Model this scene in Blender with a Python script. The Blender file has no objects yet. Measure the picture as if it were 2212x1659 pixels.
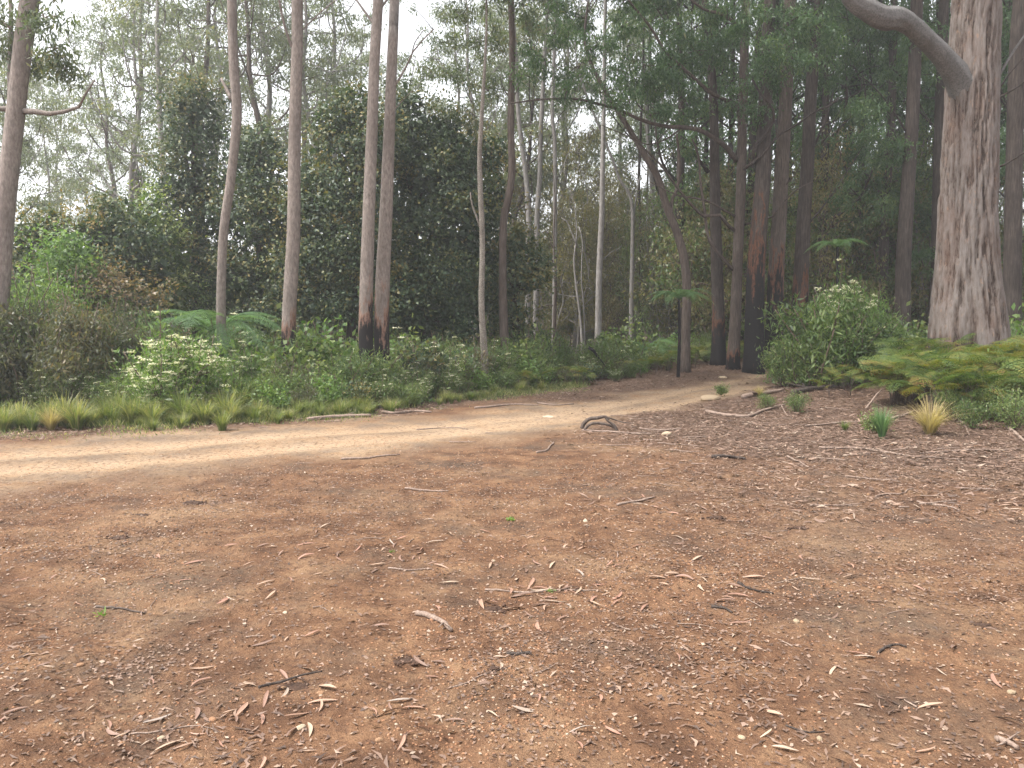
import bpy, math, random
import numpy as np
from mathutils import Vector, Matrix

# ------------------------------------------------------------------ camera, sky, sun, exposure
SC = bpy.context.scene
COL = SC.collection
F_PX, CAM_Z, HOR = 775.0, 1.6, 330.0          # focal length in px at 1024 wide, eye height, horizon row
PITCH = math.atan((384 - HOR) / F_PX)
cam_d = bpy.data.cameras.new('camera'); cam = bpy.data.objects.new('camera', cam_d); COL.objects.link(cam)
cam_d.sensor_width = 36; cam_d.lens = 36 * F_PX / 1024
cam_d.clip_start = 0.05; cam_d.clip_end = 2000
cam.location = (0, 0, CAM_Z); cam.rotation_euler = (math.pi / 2 - PITCH, 0, 0)
SC.camera = cam
W = bpy.data.worlds.new('World'); SC.world = W; W.use_nodes = True
nt = W.node_tree; nt.nodes.clear()
SUN_EL, SUN_AZ = math.radians(60), math.radians(-105)   # azimuth from +Y towards +X
sky = nt.nodes.new('ShaderNodeTexSky'); sky.sky_type = 'NISHITA'; sky.sun_disc = False
sky.sun_elevation = SUN_EL; sky.sun_rotation = SUN_AZ; sky.dust_density = 4.0; sky.air_density = 1.0; sky.ozone_density = 2.0
hs = nt.nodes.new('ShaderNodeHueSaturation'); hs.inputs['Saturation'].default_value = 0.14
bg = nt.nodes.new('ShaderNodeBackground'); bg.inputs['Strength'].default_value = 0.15
wo = nt.nodes.new('ShaderNodeOutputWorld')
nt.links.new(sky.outputs[0], hs.inputs['Color']); nt.links.new(hs.outputs[0], bg.inputs['Color']); nt.links.new(bg.outputs[0], wo.inputs['Surface'])
sl = bpy.data.lights.new('sun', 'SUN'); sl.energy = 1.65; sl.angle = math.radians(12); sl.color = (1.0, 0.95, 0.88)
so = bpy.data.objects.new('sun', sl); COL.objects.link(so)
sd = Vector((math.sin(SUN_AZ) * math.cos(SUN_EL), math.cos(SUN_AZ) * math.cos(SUN_EL), math.sin(SUN_EL)))
so.rotation_euler = sd.to_track_quat('Z', 'Y').to_euler(); so.location = sd * 60
SC.view_settings.view_transform = 'Standard'; SC.view_settings.look = 'None'; SC.view_settings.gamma = 1
SC.view_settings.exposure = 1.68
SC.cycles.max_bounces = 6; SC.cycles.diffuse_bounces = 4; SC.cycles.transmission_bounces = 4; SC.cycles.transparent_max_bounces = 4
SC.cycles.volume_bounces = 0; SC.cycles.use_denoising = True; SC.cycles.denoising_prefilter = 'ACCURATE'

# ------------------------------------------------------------------ numpy helpers
rng = np.random.default_rng(7)
S = 1024 / 2212.0                              # measurements were read off a 2212 px wide view of the photo
def hash3(i, j, k, seed):
    n = (i * 374761393 + j * 668265263 + k * 2147483647 + seed * 974634777) & 0xffffffff
    n = ((n ^ (n >> 13)) * 1274126177) & 0xffffffff
    n = ((n ^ (n >> 16)) * 2246822519) & 0xffffffff
    return ((n ^ (n >> 15)) & 0xffffff) / float(0xffffff)
def vn(x, y, z=0.0, seed=0):
    x, y, z = np.broadcast_arrays(np.asarray(x, float), np.asarray(y, float), np.asarray(z, float))
    xi, yi, zi = np.floor(x).astype(np.int64), np.floor(y).astype(np.int64), np.floor(z).astype(np.int64)
    u, v, w = x - xi, y - yi, z - zi
    u, v, w = u*u*(3-2*u), v*v*(3-2*v), w*w*(3-2*w)
    r = 0
    for a in (0, 1):
        for b in (0, 1):
            for c in (0, 1):
                r = r + hash3(xi+a, yi+b, zi+c, seed) * (u if a else 1-u) * (v if b else 1-v) * (w if c else 1-w)
    return r
def fbm(x, y, z=0.0, o=4, seed=0):
    r, a, t = 0, 0.5, 0
    for k in range(o):
        r = r + a * vn(np.asarray(x)*2**k, np.asarray(y)*2**k, np.asarray(z)*2**k, seed+k*17); t += a; a *= .5
    return r / t
def sm(a, b, x):
    t = np.clip((np.asarray(x, float) - a) / (b - a), 0, 1); return t*t*(3-2*t)
def nrm(v): return v / (np.linalg.norm(v, axis=-1, keepdims=True) + 1e-9)

# ------------------------------------------------------------------ terrain
def terrain(x, y):
    x = np.asarray(x, float); y = np.asarray(y, float)
    z = 0.75 * sm(15, 34, y) * sm(-2, 8, x)
    z = z + 0.55 * np.exp(-(((x - 9.6) / 4.2)**2 + ((y - 16.5) / 3.6)**2)) * 1.0
    z = z + 0.10 * (fbm(x*.22, y*.22, o=3, seed=3) - .5) * sm(3, 9, np.hypot(x, y))
    z = z + 0.05 * (fbm(x*.9, y*.9, o=4, seed=5) - .5)
    z = z + 2.2 * sm(60, 160, np.hypot(x, y))
    return z
def ray(x, y):                                  # direction of a 2212-wide view position, scaled to unit depth along +Y
    px, py = x * S, y * S
    a = (px - 512) / F_PX; b = (384 - py) / F_PX
    c, s = math.cos(PITCH), math.sin(PITCH)
    dy = c + b * s; dz = b * c - s
    return a / dy, dz / dy
def at(x, y, D):
    a, b = ray(x, y); return np.array([a * D, D, CAM_Z + b * D])
def ground(x, y):
    a, b = ray(x, y); D = 2.0
    Ds = np.concatenate([np.arange(2, 30, .03), np.arange(30, 120, .3)])
    f = CAM_Z + b * Ds - terrain(a*Ds, Ds)
    k = np.argmax(f < 0) if (f < 0).any() else len(Ds) - 1
    D = Ds[k]; return np.array([a*D, D, float(terrain(a*D, D))])
def px_of(x, y): return (512 + F_PX * x / (y*math.cos(PITCH)+.001)) / S
def poly_sd(px, py, poly):                      # signed distance, negative inside
    poly = np.asarray(poly); n = len(poly)
    d = np.full(px.shape, 1e9); ins = np.zeros(px.shape, bool)
    for i in range(n):
        a, b = poly[i], poly[(i+1) % n]
        e = b - a; wx, wy = px - a[0], py - a[1]
        t = np.clip((wx*e[0] + wy*e[1]) / (e @ e + 1e-12), 0, 1)
        d = np.minimum(d, np.hypot(wx - e[0]*t, wy - e[1]*t))
        c = ((a[1] > py) != (b[1] > py)) & (px < (b[0]-a[0]) * (py-a[1]) / (b[1]-a[1] + 1e-12) + a[0])
        ins ^= c
    return np.where(ins, -d, d)
def line_d(px, py, line):
    d = np.full(np.shape(px), 1e9)
    for a, b in zip(line[:-1], line[1:]):
        e = b - a; wx, wy = px - a[0], py - a[1]
        t = np.clip((wx*e[0] + wy*e[1]) / (e @ e + 1e-12), 0, 1)
        d = np.minimum(d, np.hypot(wx - e[0]*t, wy - e[1]*t))
    return d
FAR = [(-500,985),(0,958),(300,935),(560,915),(800,900),(1080,878),(1300,858),(1500,822),(1640,796),(1700,788)]
NEAR = [(1775,794),(1720,816),(1620,851),(1480,888),(1300,916),(1080,948),(900,974),(650,1006),(400,1038),(200,1066),(0,1080),(-500,1140)]
ROAD = [ground(*p)[:2] for p in FAR]; e0 = ROAD[-1]
ROAD += [e0 + [3.5, 4.0], e0 + [9, 7], e0 + [9, 4.4], e0 + [4.5, 1.5]]
ROAD += [ground(*p)[:2] for p in NEAR]
VEG = [ground(*p)[:2] for p in [(-300,950),(0,935),(300,925),(560,915),(640,905),(850,893),(1000,868),(1200,842),(1300,836),(1400,815),(1600,783)]]
def veg_depth(x):                               # distance at which vegetation begins on the far side of the road
    v = np.array(VEG); return np.interp(x, v[:, 0], v[:, 1])
RUT1 = [ground(*p)[:2] for p in [(-300,1000),(300,965),(800,930),(1200,895),(1450,850),(1640,808),(1740,792)]]
RUT2 = [ground(*p)[:2] for p in [(-300,1040),(300,995),(800,950),(1200,905),(1500,868),(1640,835),(1760,800)]]
TREADS = [[ground(*p)[:2] for p in l] for l in ([(820,1240),(850,1340),(880,1480),(960,1659)], [(60,1300),(130,1420),(180,1560),(190,1659)],
          [(200,1290),(250,1450),(290,1659)])]
def road_mask(x, y):
    return 1 - sm(-.85, .45, poly_sd(x, y, ROAD) + 2.0*(fbm(x*.7, y*.7, o=4, seed=11) - .5))
def litter_mask(x, y):
    a, b = np.array([0.6, 12.6]), np.array([5.2, 7.0]); e = b - a
    d = (-(y - a[1]) * e[0] + (x - a[0]) * e[1]) / math.hypot(*e)
    d = -d                                     # positive beyond the line
    m = sm(-1.6, 1.6, d + 2.2*(fbm(x*.5, y*.5, o=3, seed=21) - .5)) * sm(-1, 2, x)
    m = np.maximum(m, .42*sm(-5.5, -.5, d + 3.5*(fbm(x*.45, y*.45, o=4, seed=23) - .5)) * sm(.3, 3, x))
    far = sm(-1.7, -.2, y - veg_depth(x)) * .75
    return np.clip(np.maximum(m, far), 0, 1) * (1 - .93*road_mask(x, y))

# ------------------------------------------------------------------ mesh building
def mesh(name, V, F, mat=None, smooth=False, attrs=None):
    V = np.asarray(V, np.float32).reshape(-1, 3)
    Fs = F if isinstance(F, list) else [F]
    Fs = [np.asarray(f, np.int32) for f in Fs if len(f)]
    me = bpy.data.meshes.new(name)
    me.vertices.add(len(V)); me.vertices.foreach_set('co', V.ravel())
    idx = np.concatenate([f.ravel() for f in Fs]); tot = np.concatenate([np.full(len(f), f.shape[1], np.int32) for f in Fs])
    st = np.concatenate([[0], np.cumsum(tot)[:-1]]).astype(np.int32)
    me.loops.add(len(idx)); me.loops.foreach_set('vertex_index', idx)
    me.polygons.add(len(tot)); me.polygons.foreach_set('loop_start', st)
    me.update(calc_edges=True)
    if smooth: me.polygons.foreach_set('use_smooth', np.ones(len(tot), bool))
    for k, a in (attrs or {}).items():
        at_ = me.attributes.new(k, 'FLOAT', 'POINT'); at_.data.foreach_set('value', np.asarray(a, np.float32))
    if mat: me.materials.append(mat)
    return me
class MB:                                       # collects pieces into one mesh
    def __init__(s): s.V, s.F, s.A, s.n = [], [], {}, 0
    def add(s, V, F, **a):
        V = np.asarray(V, float).reshape(-1, 3); s.V.append(V)
        for f in (F if isinstance(F, list) else [F]):
            if len(f): s.F.append(np.asarray(f) + s.n)
        for k, v in a.items(): s.A.setdefault(k, []).append(np.broadcast_to(np.asarray(v, float), (len(V),)))
        s.n += len(V); return s
    def mesh(s, name, mat, smooth=False):
        by = {}
        for f in s.F: by.setdefault(f.shape[1], []).append(f)
        return mesh(name, np.concatenate(s.V), [np.concatenate(v) for v in by.values()], mat, smooth, {k: np.concatenate(v) for k, v in s.A.items()})
def thing(name, label=None, cat=None, group=None, me=None, loc=(0, 0, 0), rot=(0, 0, 0), sc=1, kind=None):
    o = bpy.data.objects.new(name, me); COL.objects.link(o)
    o.location = tuple(float(v) for v in loc); o.rotation_euler = rot; o.scale = (sc,)*3 if np.isscalar(sc) else sc
    if label: o['label'] = label
    if cat: o['category'] = cat
    if group: o['group'] = group
    if kind: o['kind'] = kind
    return o
def part(name, me, parent, label=None, loc=(0, 0, 0), rot=(0, 0, 0), sc=1):
    o = bpy.data.objects.new(name, me); COL.objects.link(o); o.parent = parent
    o.location = loc; o.rotation_euler = rot; o.scale = (sc,)*3 if np.isscalar(sc) else sc
    if label: o['label'] = label
    return o
def dup(src, loc, rz=0, sc=1, label=None, group=None, tilt=(0, 0)):
    r = src.copy(); COL.objects.link(r)
    r.location = tuple(float(v) for v in loc); r.rotation_euler = (tilt[0], tilt[1], rz); r.scale = (sc,)*3 if np.isscalar(sc) else sc
    if label: r['label'] = label
    if group: r['group'] = group
    for ch in list(src.children):
        c = ch.copy(); COL.objects.link(c); c.parent = r
        for g in list(ch.children):
            d = g.copy(); COL.objects.link(d); d.parent = c
    return r
PROTOS = []
def spline(P, n):
    P = np.asarray(P, float); m = len(P)
    if m < 3:
        t = np.linspace(0, 1, n)[:, None]; return P[0]*(1-t) + P[-1]*t
    t = np.concatenate([[0], np.cumsum(np.linalg.norm(np.diff(P, axis=0), axis=1) + 1e-6)]); t /= t[-1]
    q = np.linspace(0, 1, n); Q = np.vstack([2*P[0]-P[1], P, 2*P[-1]-P[-2]])
    k = np.clip(np.searchsorted(t, q, side='right') - 1, 0, m-2); u = ((q - t[k]) / (t[k+1]-t[k]))[:, None]
    p0, p1, p2, p3 = Q[k], Q[k+1], Q[k+2], Q[k+3]
    return .5*((2*p1) + (-p0+p2)*u + (2*p0-5*p1+4*p2-p3)*u**2 + (-p0+3*p1-3*p2+p3)*u**3)
def tube(P, R, n=8, rough=0.0, seed=0, cap=True, kz=.6):
    P = np.asarray(P, float); m = len(P); R = np.broadcast_to(np.asarray(R, float), (m,))
    T = nrm(np.gradient(P, axis=0)); up = np.array([.3, .9, .1]) if abs(T[0][2]) > .6 else np.array([.1, .2, 1.])
    X = nrm(np.cross(T, up)); Y = np.cross(T, X)
    th = np.arange(n) * 2*math.pi/n
    r = R[:, None] * np.ones(n)
    if rough:
        L = np.concatenate([[0], np.cumsum(np.linalg.norm(np.diff(P, axis=0), axis=1))])[:, None]
        r = r * (1 + rough*2*(fbm(np.cos(th)*n*.12+9, np.sin(th)*n*.12+7, L*kz/np.maximum(R.max(), .02)*.3, 3, seed) - .5))
    V = P[:, None] + X[:, None]*(np.cos(th)[None, :, None]*r[..., None]) + Y[:, None]*(np.sin(th)[None, :, None]*r[..., None])
    V = V.reshape(-1, 3); i, j = np.meshgrid(np.arange(m-1), np.arange(n), indexing='ij'); j2 = (j+1) % n
    Fq = np.stack([i*n+j, i*n+j2, (i+1)*n+j2, (i+1)*n+j], -1).reshape(-1, 4)
    Fs = [Fq]
    if cap:
        V = np.vstack([V, P[0], P[-1]]); a = np.arange(n); b = (a+1) % n
        Fs.append(np.vstack([np.stack([b, a, np.full(n, m*n)], -1), np.stack([(m-1)*n+a, (m-1)*n+b, np.full(n, m*n+1)], -1)]))
    return V, Fs
def leaf_quads(C, d, s, L, Wd, fold=.0):        # diamond leaves: base, side, tip, side
    n = nrm(np.cross(d, s)); L = np.asarray(L)[:, None]; Wd = np.asarray(Wd)[:, None]
    V = np.stack([C, C + d*L*.45 + s*Wd*.5 + n*Wd*fold, C + d*L, C + d*L*.45 - s*Wd*.5 + n*Wd*fold], 1).reshape(-1, 3)
    k = np.arange(len(C))[:, None]*4
    return V, (k + np.array([[0, 1, 2, 3]]))
def rdir(r, n): return nrm(r.normal(size=(n, 3)))
def add_leaves(mb, r, C, L, Wd, mode='gum', tint=None, out=None):
    n = len(C)
    if mode == 'gum': d = nrm(rdir(r, n)*.75 + [0, 0, -.75])
    elif mode == 'up': d = nrm(rdir(r, n)*.7 + [0, 0, .55])
    elif mode == 'out': d = nrm(rdir(r, n)*.8 + out*.35 + [0, 0, -.25])
    else: d = rdir(r, n)
    if mode == 'out':
        s = nrm(np.cross(nrm(out*.8 + rdir(r, n)*.6 + [0, 0, .45]), d))
    else: s = nrm(np.cross(d, rdir(r, n)))
    V, Fq = leaf_quads(C, d, s, L*(.65+.7*r.random(n)), Wd*(.7+.6*r.random(n)), .25)
    t = r.random(n)*.55 + (tint if tint is not None else .22)
    mb.add(V, Fq, tint=np.repeat(np.clip(t, 0, 1), 4))

# ------------------------------------------------------------------ materials
def new_mat(name):
    m = bpy.data.materials.new(name); m.use_nodes = True; t = m.node_tree; t.nodes.clear()
    return m, t
def N(t, kind, **kw):
    n = t.nodes.new(kind)
    for k, v in kw.items():
        if hasattr(n, k) and not k[0].isupper(): setattr(n, k, v)
    return n
def noise(t, vec, scale, detail=4, rough=.6):
    n = t.nodes.new('ShaderNodeTexNoise'); n.inputs['Scale'].default_value = scale; n.inputs['Detail'].default_value = detail
    n.inputs['Roughness'].default_value = rough
    if vec: t.links.new(vec, n.inputs['Vector'])
    return n.outputs['Fac']
def ramp(t, fac, stops, interp='LINEAR'):
    n = t.nodes.new('ShaderNodeValToRGB'); n.color_ramp.interpolation = interp
    while len(n.color_ramp.elements) < len(stops): n.color_ramp.elements.new(.5)
    for e, (p, c) in zip(n.color_ramp.elements, stops):
        e.position = p; e.color = (c, c, c, 1) if np.isscalar(c) else (*c, 1)
    t.links.new(fac, n.inputs[0]); return n.outputs[0]
def mix(t, f, a, b, mode='MIX'):
    n = t.nodes.new('ShaderNodeMix'); n.data_type = 'RGBA'; n.blend_type = mode
    for s, v in ((n.inputs[0], f), (n.inputs[6], a), (n.inputs[7], b)):
        if isinstance(v, bpy.types.NodeSocket): t.links.new(v, s)
        elif isinstance(v, (int, float)): s.default_value = v
        else: s.default_value = (*v, 1)
    return n.outputs[2]
def math_(t, op, a, b=None, c=None):
    n = t.nodes.new('ShaderNodeMath'); n.operation = op
    for i, v in enumerate((a, b, c)):
        if v is None: continue
        if isinstance(v, bpy.types.NodeSocket): t.links.new(v, n.inputs[i])
        else: n.inputs[i].default_value = v
    return n.outputs[0]
def attr(t, name):
    n = t.nodes.new('ShaderNodeAttribute'); n.attribute_name = name; return n.outputs['Fac']
def coords(t, kind='Object', scale=(1, 1, 1)):
    c = t.nodes.new('ShaderNodeTexCoord'); m = t.nodes.new('ShaderNodeMapping'); m.inputs['Scale'].default_value = scale
    t.links.new(c.outputs[kind], m.inputs['Vector']); return m.outputs[0]
def bump(t, h, strength, dist):
    n = t.nodes.new('ShaderNodeBump'); n.inputs['Strength'].default_value = strength; n.inputs['Distance'].default_value = dist
    t.links.new(h, n.inputs['Height']); return n.outputs[0]
def finish(t, col, rough=.8, nor=None, spec=.3):
    p = t.nodes.new('ShaderNodeBsdfPrincipled'); o = t.nodes.new('ShaderNodeOutputMaterial')
    if isinstance(col, bpy.types.NodeSocket): t.links.new(col, p.inputs['Base Color'])
    else: p.inputs['Base Color'].default_value = (*col, 1)
    if isinstance(rough, bpy.types.NodeSocket): t.links.new(rough, p.inputs['Roughness'])
    else: p.inputs['Roughness'].default_value = rough
    p.inputs['Specular IOR Level'].default_value = spec
    if nor: t.links.new(nor, p.inputs['Normal'])
    t.links.new(p.outputs[0], o.inputs[0]); return p, o
def leaf_mat(name, stops, rough=.45, trans=.35, tcol=1.5, spec=.4, objvar=.25):
    m, t = new_mat(name); f = attr(t, 'tint')
    oi = t.nodes.new('ShaderNodeObjectInfo')
    f2 = math_(t, 'ADD', f, math_(t, 'MULTIPLY', math_(t, 'SUBTRACT', oi.outputs['Random'], .5), objvar))
    c = ramp(t, f2, stops)
    p, o = finish(t, c, rough, spec=spec)
    tr = t.nodes.new('ShaderNodeBsdfTranslucent')
    t.links.new(mix(t, 1.0, c, (tcol, tcol*1.05, tcol*.5), 'MULTIPLY'), tr.inputs['Color'])
    ms = t.nodes.new('ShaderNodeMixShader'); ms.inputs[0].default_value = trans
    t.links.new(p.outputs[0], ms.inputs[1]); t.links.new(tr.outputs[0], ms.inputs[2]); t.links.new(ms.outputs[0], o.inputs[0])
    return m
def bark_mat(name, c1, c2, c3, sc=3.0, stretch=.18, b=.6, bd=.02, char=(.018, .016, .016), under=(.24, .085, .035)):
    m, t = new_mat(name)
    v = coords(t, 'Object', (1, 1, stretch)); v2 = coords(t, 'Object', (1, 1, .6))
    a = noise(t, v, sc*7, 6, .7); g = noise(t, v2, sc*.7, 3); f = noise(t, v, sc*22, 3, .7)
    col = ramp(t, a, [(.32, c2), (.5, c1), (.68, c3)])
    col = mix(t, ramp(t, g, [(.35, 0.), (.7, .55)]), col, c2)
    ch = attr(t, 'char')                           # how burnt: 0 clean, 1 charcoal
    cf = math_(t, 'ADD', ch, math_(t, 'MULTIPLY', math_(t, 'SUBTRACT', noise(t, coords(t, 'Object', (1, 1, .22)), sc*1.6, 6, .7), .5), 2.4))
    edge = ramp(t, cf, [(.30, 0.), (.46, 1.), (.56, 1.), (.70, 0.)])
    gate = ramp(t, ch, [(.02, 0.), (.08, 1.)])
    col = mix(t, math_(t, 'MULTIPLY', math_(t, 'MULTIPLY', edge, gate), .5), col, under)
    col = mix(t, math_(t, 'MULTIPLY', ramp(t, cf, [(.45, 0.), (.66, 1.)]), gate), col, char)
    h = math_(t, 'ADD', a, math_(t, 'MULTIPLY', f, .4))
    finish(t, col, .85, bump(t, h, b, bd), .15); return m
# leaves
M_GUM = leaf_mat('gum_leaf', [(0, (.045, .066, .042)), (.45, (.085, .118, .070)), (.8, (.14, .165, .09)), (1, (.20, .17, .08))])
M_GUMG = leaf_mat('green_gum_leaf', [(0, (.028, .062, .030)), (.4, (.058, .115, .050)), (.8, (.10, .17, .065)), (1, (.17, .22, .08))])
M_VINE = leaf_mat('vine_leaf', [(0, (.028, .052, .029)), (.35, (.056, .090, .046)), (.62, (.100, .125, .055)), (.8, (.165, .155, .055)), (1, (.24, .18, .06))], .5, .22, spec=.3)
M_SHRUB = leaf_mat('shrub_leaf', [(0, (.040, .075, .026)), (.4, (.085, .135, .045)), (.75, (.15, .20, .065)), (1, (.24, .27, .10))])
M_SHRUB2 = leaf_mat('bright_shrub_leaf', [(0, (.050, .105, .028)), (.4, (.105, .185, .048)), (.8, (.17, .25, .07)), (1, (.26, .32, .11))], .5, .4)
M_SHRUBB = leaf_mat('dull_shrub_leaf', [(0, (.055, .070, .042)), (.5, (.095, .105, .058)), (.85, (.15, .135, .065)), (1, (.18, .125, .06))])
M_SAPL = leaf_mat('sapling_leaf', [(0, (.085, .085, .040)), (.5, (.155, .145, .065)), (1, (.27, .22, .10))], .5, .4)
M_GRASS = leaf_mat('grass_blade', [(0, (.060, .098, .032)), (.4, (.13, .168, .058)), (.70, (.225, .228, .095)), (1, (.38, .34, .18))], .5, .4, objvar=.35)
M_STRAW = leaf_mat('straw_blade', [(0, (.20, .17, .07)), (.5, (.40, .32, .16)), (1, (.55, .44, .25))], .6, .3, objvar=.0)
M_FERN = leaf_mat('tree_fern_leaf', [(0, (.055, .115, .050)), (.5, (.115, .205, .085)), (1, (.22, .33, .15))], .45, .35)
M_BRACK = leaf_mat('bracken_leaf', [(0, (.035, .075, .020)), (.4, (.095, .145, .032)), (.68, (.20, .19, .045)), (.85, (.20, .105, .035)), (1, (.11, .048, .022))], .55, .35, objvar=.55)
M_FLOW = leaf_mat('cream_flower', [(0, (.62, .60, .42)), (1, (.85, .83, .66))], .6, .2, 1.0, objvar=0)
DRY = [(0, (.060, .042, .034)), (.3, (.135, .088, .066)), (.55, (.20, .130, .096)), (.75, (.28, .190, .140)), (.9, (.36, .27, .20)), (1, (.27, .24, .21))]
M_DRY = leaf_mat('dry_leaf', DRY, .6, .1, .8, .25, objvar=0)
def dry_obj():
    m, t = new_mat('fallen_leaf_skin'); oi = t.nodes.new('ShaderNodeObjectInfo')
    c = ramp(t, oi.outputs['Random'], [(0, (.13, .08, .058)), (.2, (.22, .135, .10)), (.45, (.32, .17, .12)), (.65, (.34, .22, .155)), (.88, (.43, .32, .23)), (1, (.29, .245, .21))])
    g = noise(t, coords(t, 'Object', (1, 1, 1)), 60, 3)
    c = mix(t, ramp(t, g, [(.4, 0.), (.75, .5)]), c, (.16, .10, .07))
    finish(t, c, .5, None, .35); return m
M_DRYO = dry_obj()
M_GUMHAZE = leaf_mat('hazed_gum_leaf', [(0, (.070, .095, .065)), (.45, (.125, .155, .100)), (.8, (.18, .20, .12)), (1, (.24, .21, .11))])  # gum leaf for distant trees, lightened and greyed to paint in the haze
M_LIMB = bark_mat('smooth_grey_limb_bark', (.155, .148, .143), (.08, .075, .07), (.22, .21, .205), 5, .8, .5, .01)
# barks
M_BPINK = bark_mat('pinkish_bark', (.225, .188, .165), (.12, .098, .085), (.32, .275, .245), 3.5, .35, .5, .012)
M_BDARK = bark_mat('dark_stringy_bark', (.070, .055, .047), (.027, .021, .018), (.125, .10, .086), 4, .1, .8, .02)
M_BRED = bark_mat('red_brown_bark', (.108, .083, .069), (.052, .040, .034), (.17, .138, .118), 4, .12, .6, .015)
M_BPALE = bark_mat('pale_grey_bark', (.25, .235, .22), (.15, .135, .125), (.34, .325, .305), 2.2, .35, .25, .006)
M_BMOT = bark_mat('mottled_bark', (.22, .19, .16), (.07, .055, .045), (.46, .44, .40), 9, .8, .5, .01)
def big_bark():
    m, t = new_mat('furrowed_bark')
    v = coords(t, 'Object', (1, 1, .17)); v2 = coords(t, 'Object', (1, 1, .5)); f = attr(t, 'ridge')
    a = noise(t, v, 34, 6, .72); g = noise(t, v2, 2.4, 4); fl = noise(t, coords(t, 'Object', (1, 1, .4)), 15, 4, .65)
    h = math_(t, 'ADD', math_(t, 'MULTIPLY', f, .22), math_(t, 'MULTIPLY', a, .78))
    col = ramp(t, h, [(.36, (.035, .026, .021)), (.44, (.115, .088, .074)), (.54, (.158, .133, .118)), (.72, (.215, .190, .176))])
    col = mix(t, math_(t, 'MULTIPLY', ramp(t, fl, [(.60, 0.), (.68, 1.)]), .55), col, (.29, .19, .13))
    col = mix(t, ramp(t, g, [(.45, 0.), (.75, .4)]), col, (.15, .085, .06))
    finish(t, col, .9, bump(t, math_(t, 'ADD', a, math_(t, 'MULTIPLY', fl, .5)), .9, .02), .1); return m
M_BIG = big_bark()
M_TWIG = bark_mat('dead_wood', (.27, .20, .16), (.13, .09, .07), (.42, .34, .28), 14, .5, .4, .004)
M_STEM = bark_mat('shrub_stem', (.14, .10, .075), (.07, .05, .04), (.20, .16, .12), 14, .5, .3, .003)

# ------------------------------------------------------------------ ground
def ground_mat():
    m, t = new_mat('earth')
    P = coords(t, 'Object'); road, lit, trd = attr(t, 'road'), attr(t, 'litter'), attr(t, 'tread')
    big, mid, fin, vf = noise(t, P, .55, 6, .62), noise(t, P, 2.6, 6, .68), noise(t, P, 17, 5, .7), noise(t, P, 70, 4, .7)
    red = ramp(t, mid, [(.30, (.062, .034, .021)), (.43, (.116, .062, .036)), (.56, (.178, .099, .056)), (.72, (.245, .152, .088))])
    red = mix(t, ramp(t, big, [(.52, 0.), (.66, .8)]), red, (.25, .162, .097))
    red = mix(t, ramp(t, noise(t, P, .75, 8, .72), [(.50, 0.), (.64, .72)]), red, (.080, .062, .048))
    rc = ramp(t, math_(t, 'ADD', math_(t, 'MULTIPLY', mid, .6), math_(t, 'MULTIPLY', big, .4)),
              [(.36, (.25, .145, .08)), (.48, (.32, .22, .135)), (.64, (.39, .30, .21))])
    rut = attr(t, 'rut')
    rc = mix(t, math_(t, 'MULTIPLY', rut, .6), rc, (.40, .285, .185))
    rc = mix(t, math_(t, 'MULTIPLY', ramp(t, noise(t, P, 1.3, 6, .7), [(.40, 0.), (.60, .85)]), math_(t, 'SUBTRACT', 1.0, rut)), rc, (.14, .105, .08))
    col = mix(t, road, red, rc)
    lc = ramp(t, fin, [(.3, (.040, .027, .021)), (.5, (.10, .066, .050)), (.7, (.19, .13, .10))])
    col = mix(t, math_(t, 'MULTIPLY', lit, .88), col, lc)
    col = mix(t, ramp(t, vf, [(.32, .85), (.44, 0.)]), col, (.085, .045, .028))
    col = mix(t, ramp(t, vf, [(.62, 0.), (.70, .7)]), col, (.33, .24, .16))
    col = mix(t, ramp(t, fin, [(.36, .7), (.49, 0.)]), col, (.085, .047, .031))
    w = t.nodes.new('ShaderNodeTexWave'); w.wave_type = 'BANDS'; w.bands_direction = 'Y'; w.inputs['Scale'].default_value = 4.2
    w.inputs['Distortion'].default_value = 2.2; w.inputs['Detail'].default_value = 2; w.inputs['Detail Scale'].default_value = 2.5
    t.links.new(P, w.inputs['Vector'])
    tw = math_(t, 'MULTIPLY', math_(t, 'MULTIPLY', w.outputs['Fac'], trd), ramp(t, noise(t, P, 4.5, 4, .7), [(.40, 0.), (.62, 1.)]))
    col = mix(t, math_(t, 'MULTIPLY', ramp(t, tw, [(.3, 0.), (.9, .60)]), 1.0), col, (.12, .058, .033))
    h = math_(t, 'ADD', math_(t, 'ADD', math_(t, 'MULTIPLY', mid, .8), math_(t, 'MULTIPLY', fin, .55)), math_(t, 'MULTIPLY', vf, .22))
    h = math_(t, 'SUBTRACT', h, math_(t, 'MULTIPLY', tw, .6))
    finish(t, col, .95, bump(t, h, .9, .06), .1); return m
M_EARTH = ground_mat()
def axis(parts):
    out = [parts[0][0]]
    for a, b, s in parts:
        n = max(1, int(round((b-a)/s))); out += list(a + (b-a)*np.arange(1, n+1)/n)
    return np.array(out)
ys = axis([(-450, -60, 40), (-60, -8, 6), (-8, 1.5, .8), (1.5, 7, .035), (7, 14, .06), (14, 26, .15), (26, 60, .8), (60, 160, 5), (160, 450, 40)])
xs = axis([(-450, -200, 50), (-200, -40, 8), (-40, -16, 1.5), (-16, -7, .15), (-7, 7, .05), (7, 18, .12), (18, 40, 1.5), (40, 200, 8), (200, 450, 50)])
gx, gy = np.meshgrid(xs, ys, indexing='ij')
road = road_mask(gx, gy); lit = litter_mask(gx, gy)
rut = np.maximum(np.exp(-(line_d(gx, gy, RUT1)/.38)**2), np.exp(-(line_d(gx, gy, RUT2)/.4)**2)) * road
trd = np.zeros(gx.shape)
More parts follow.
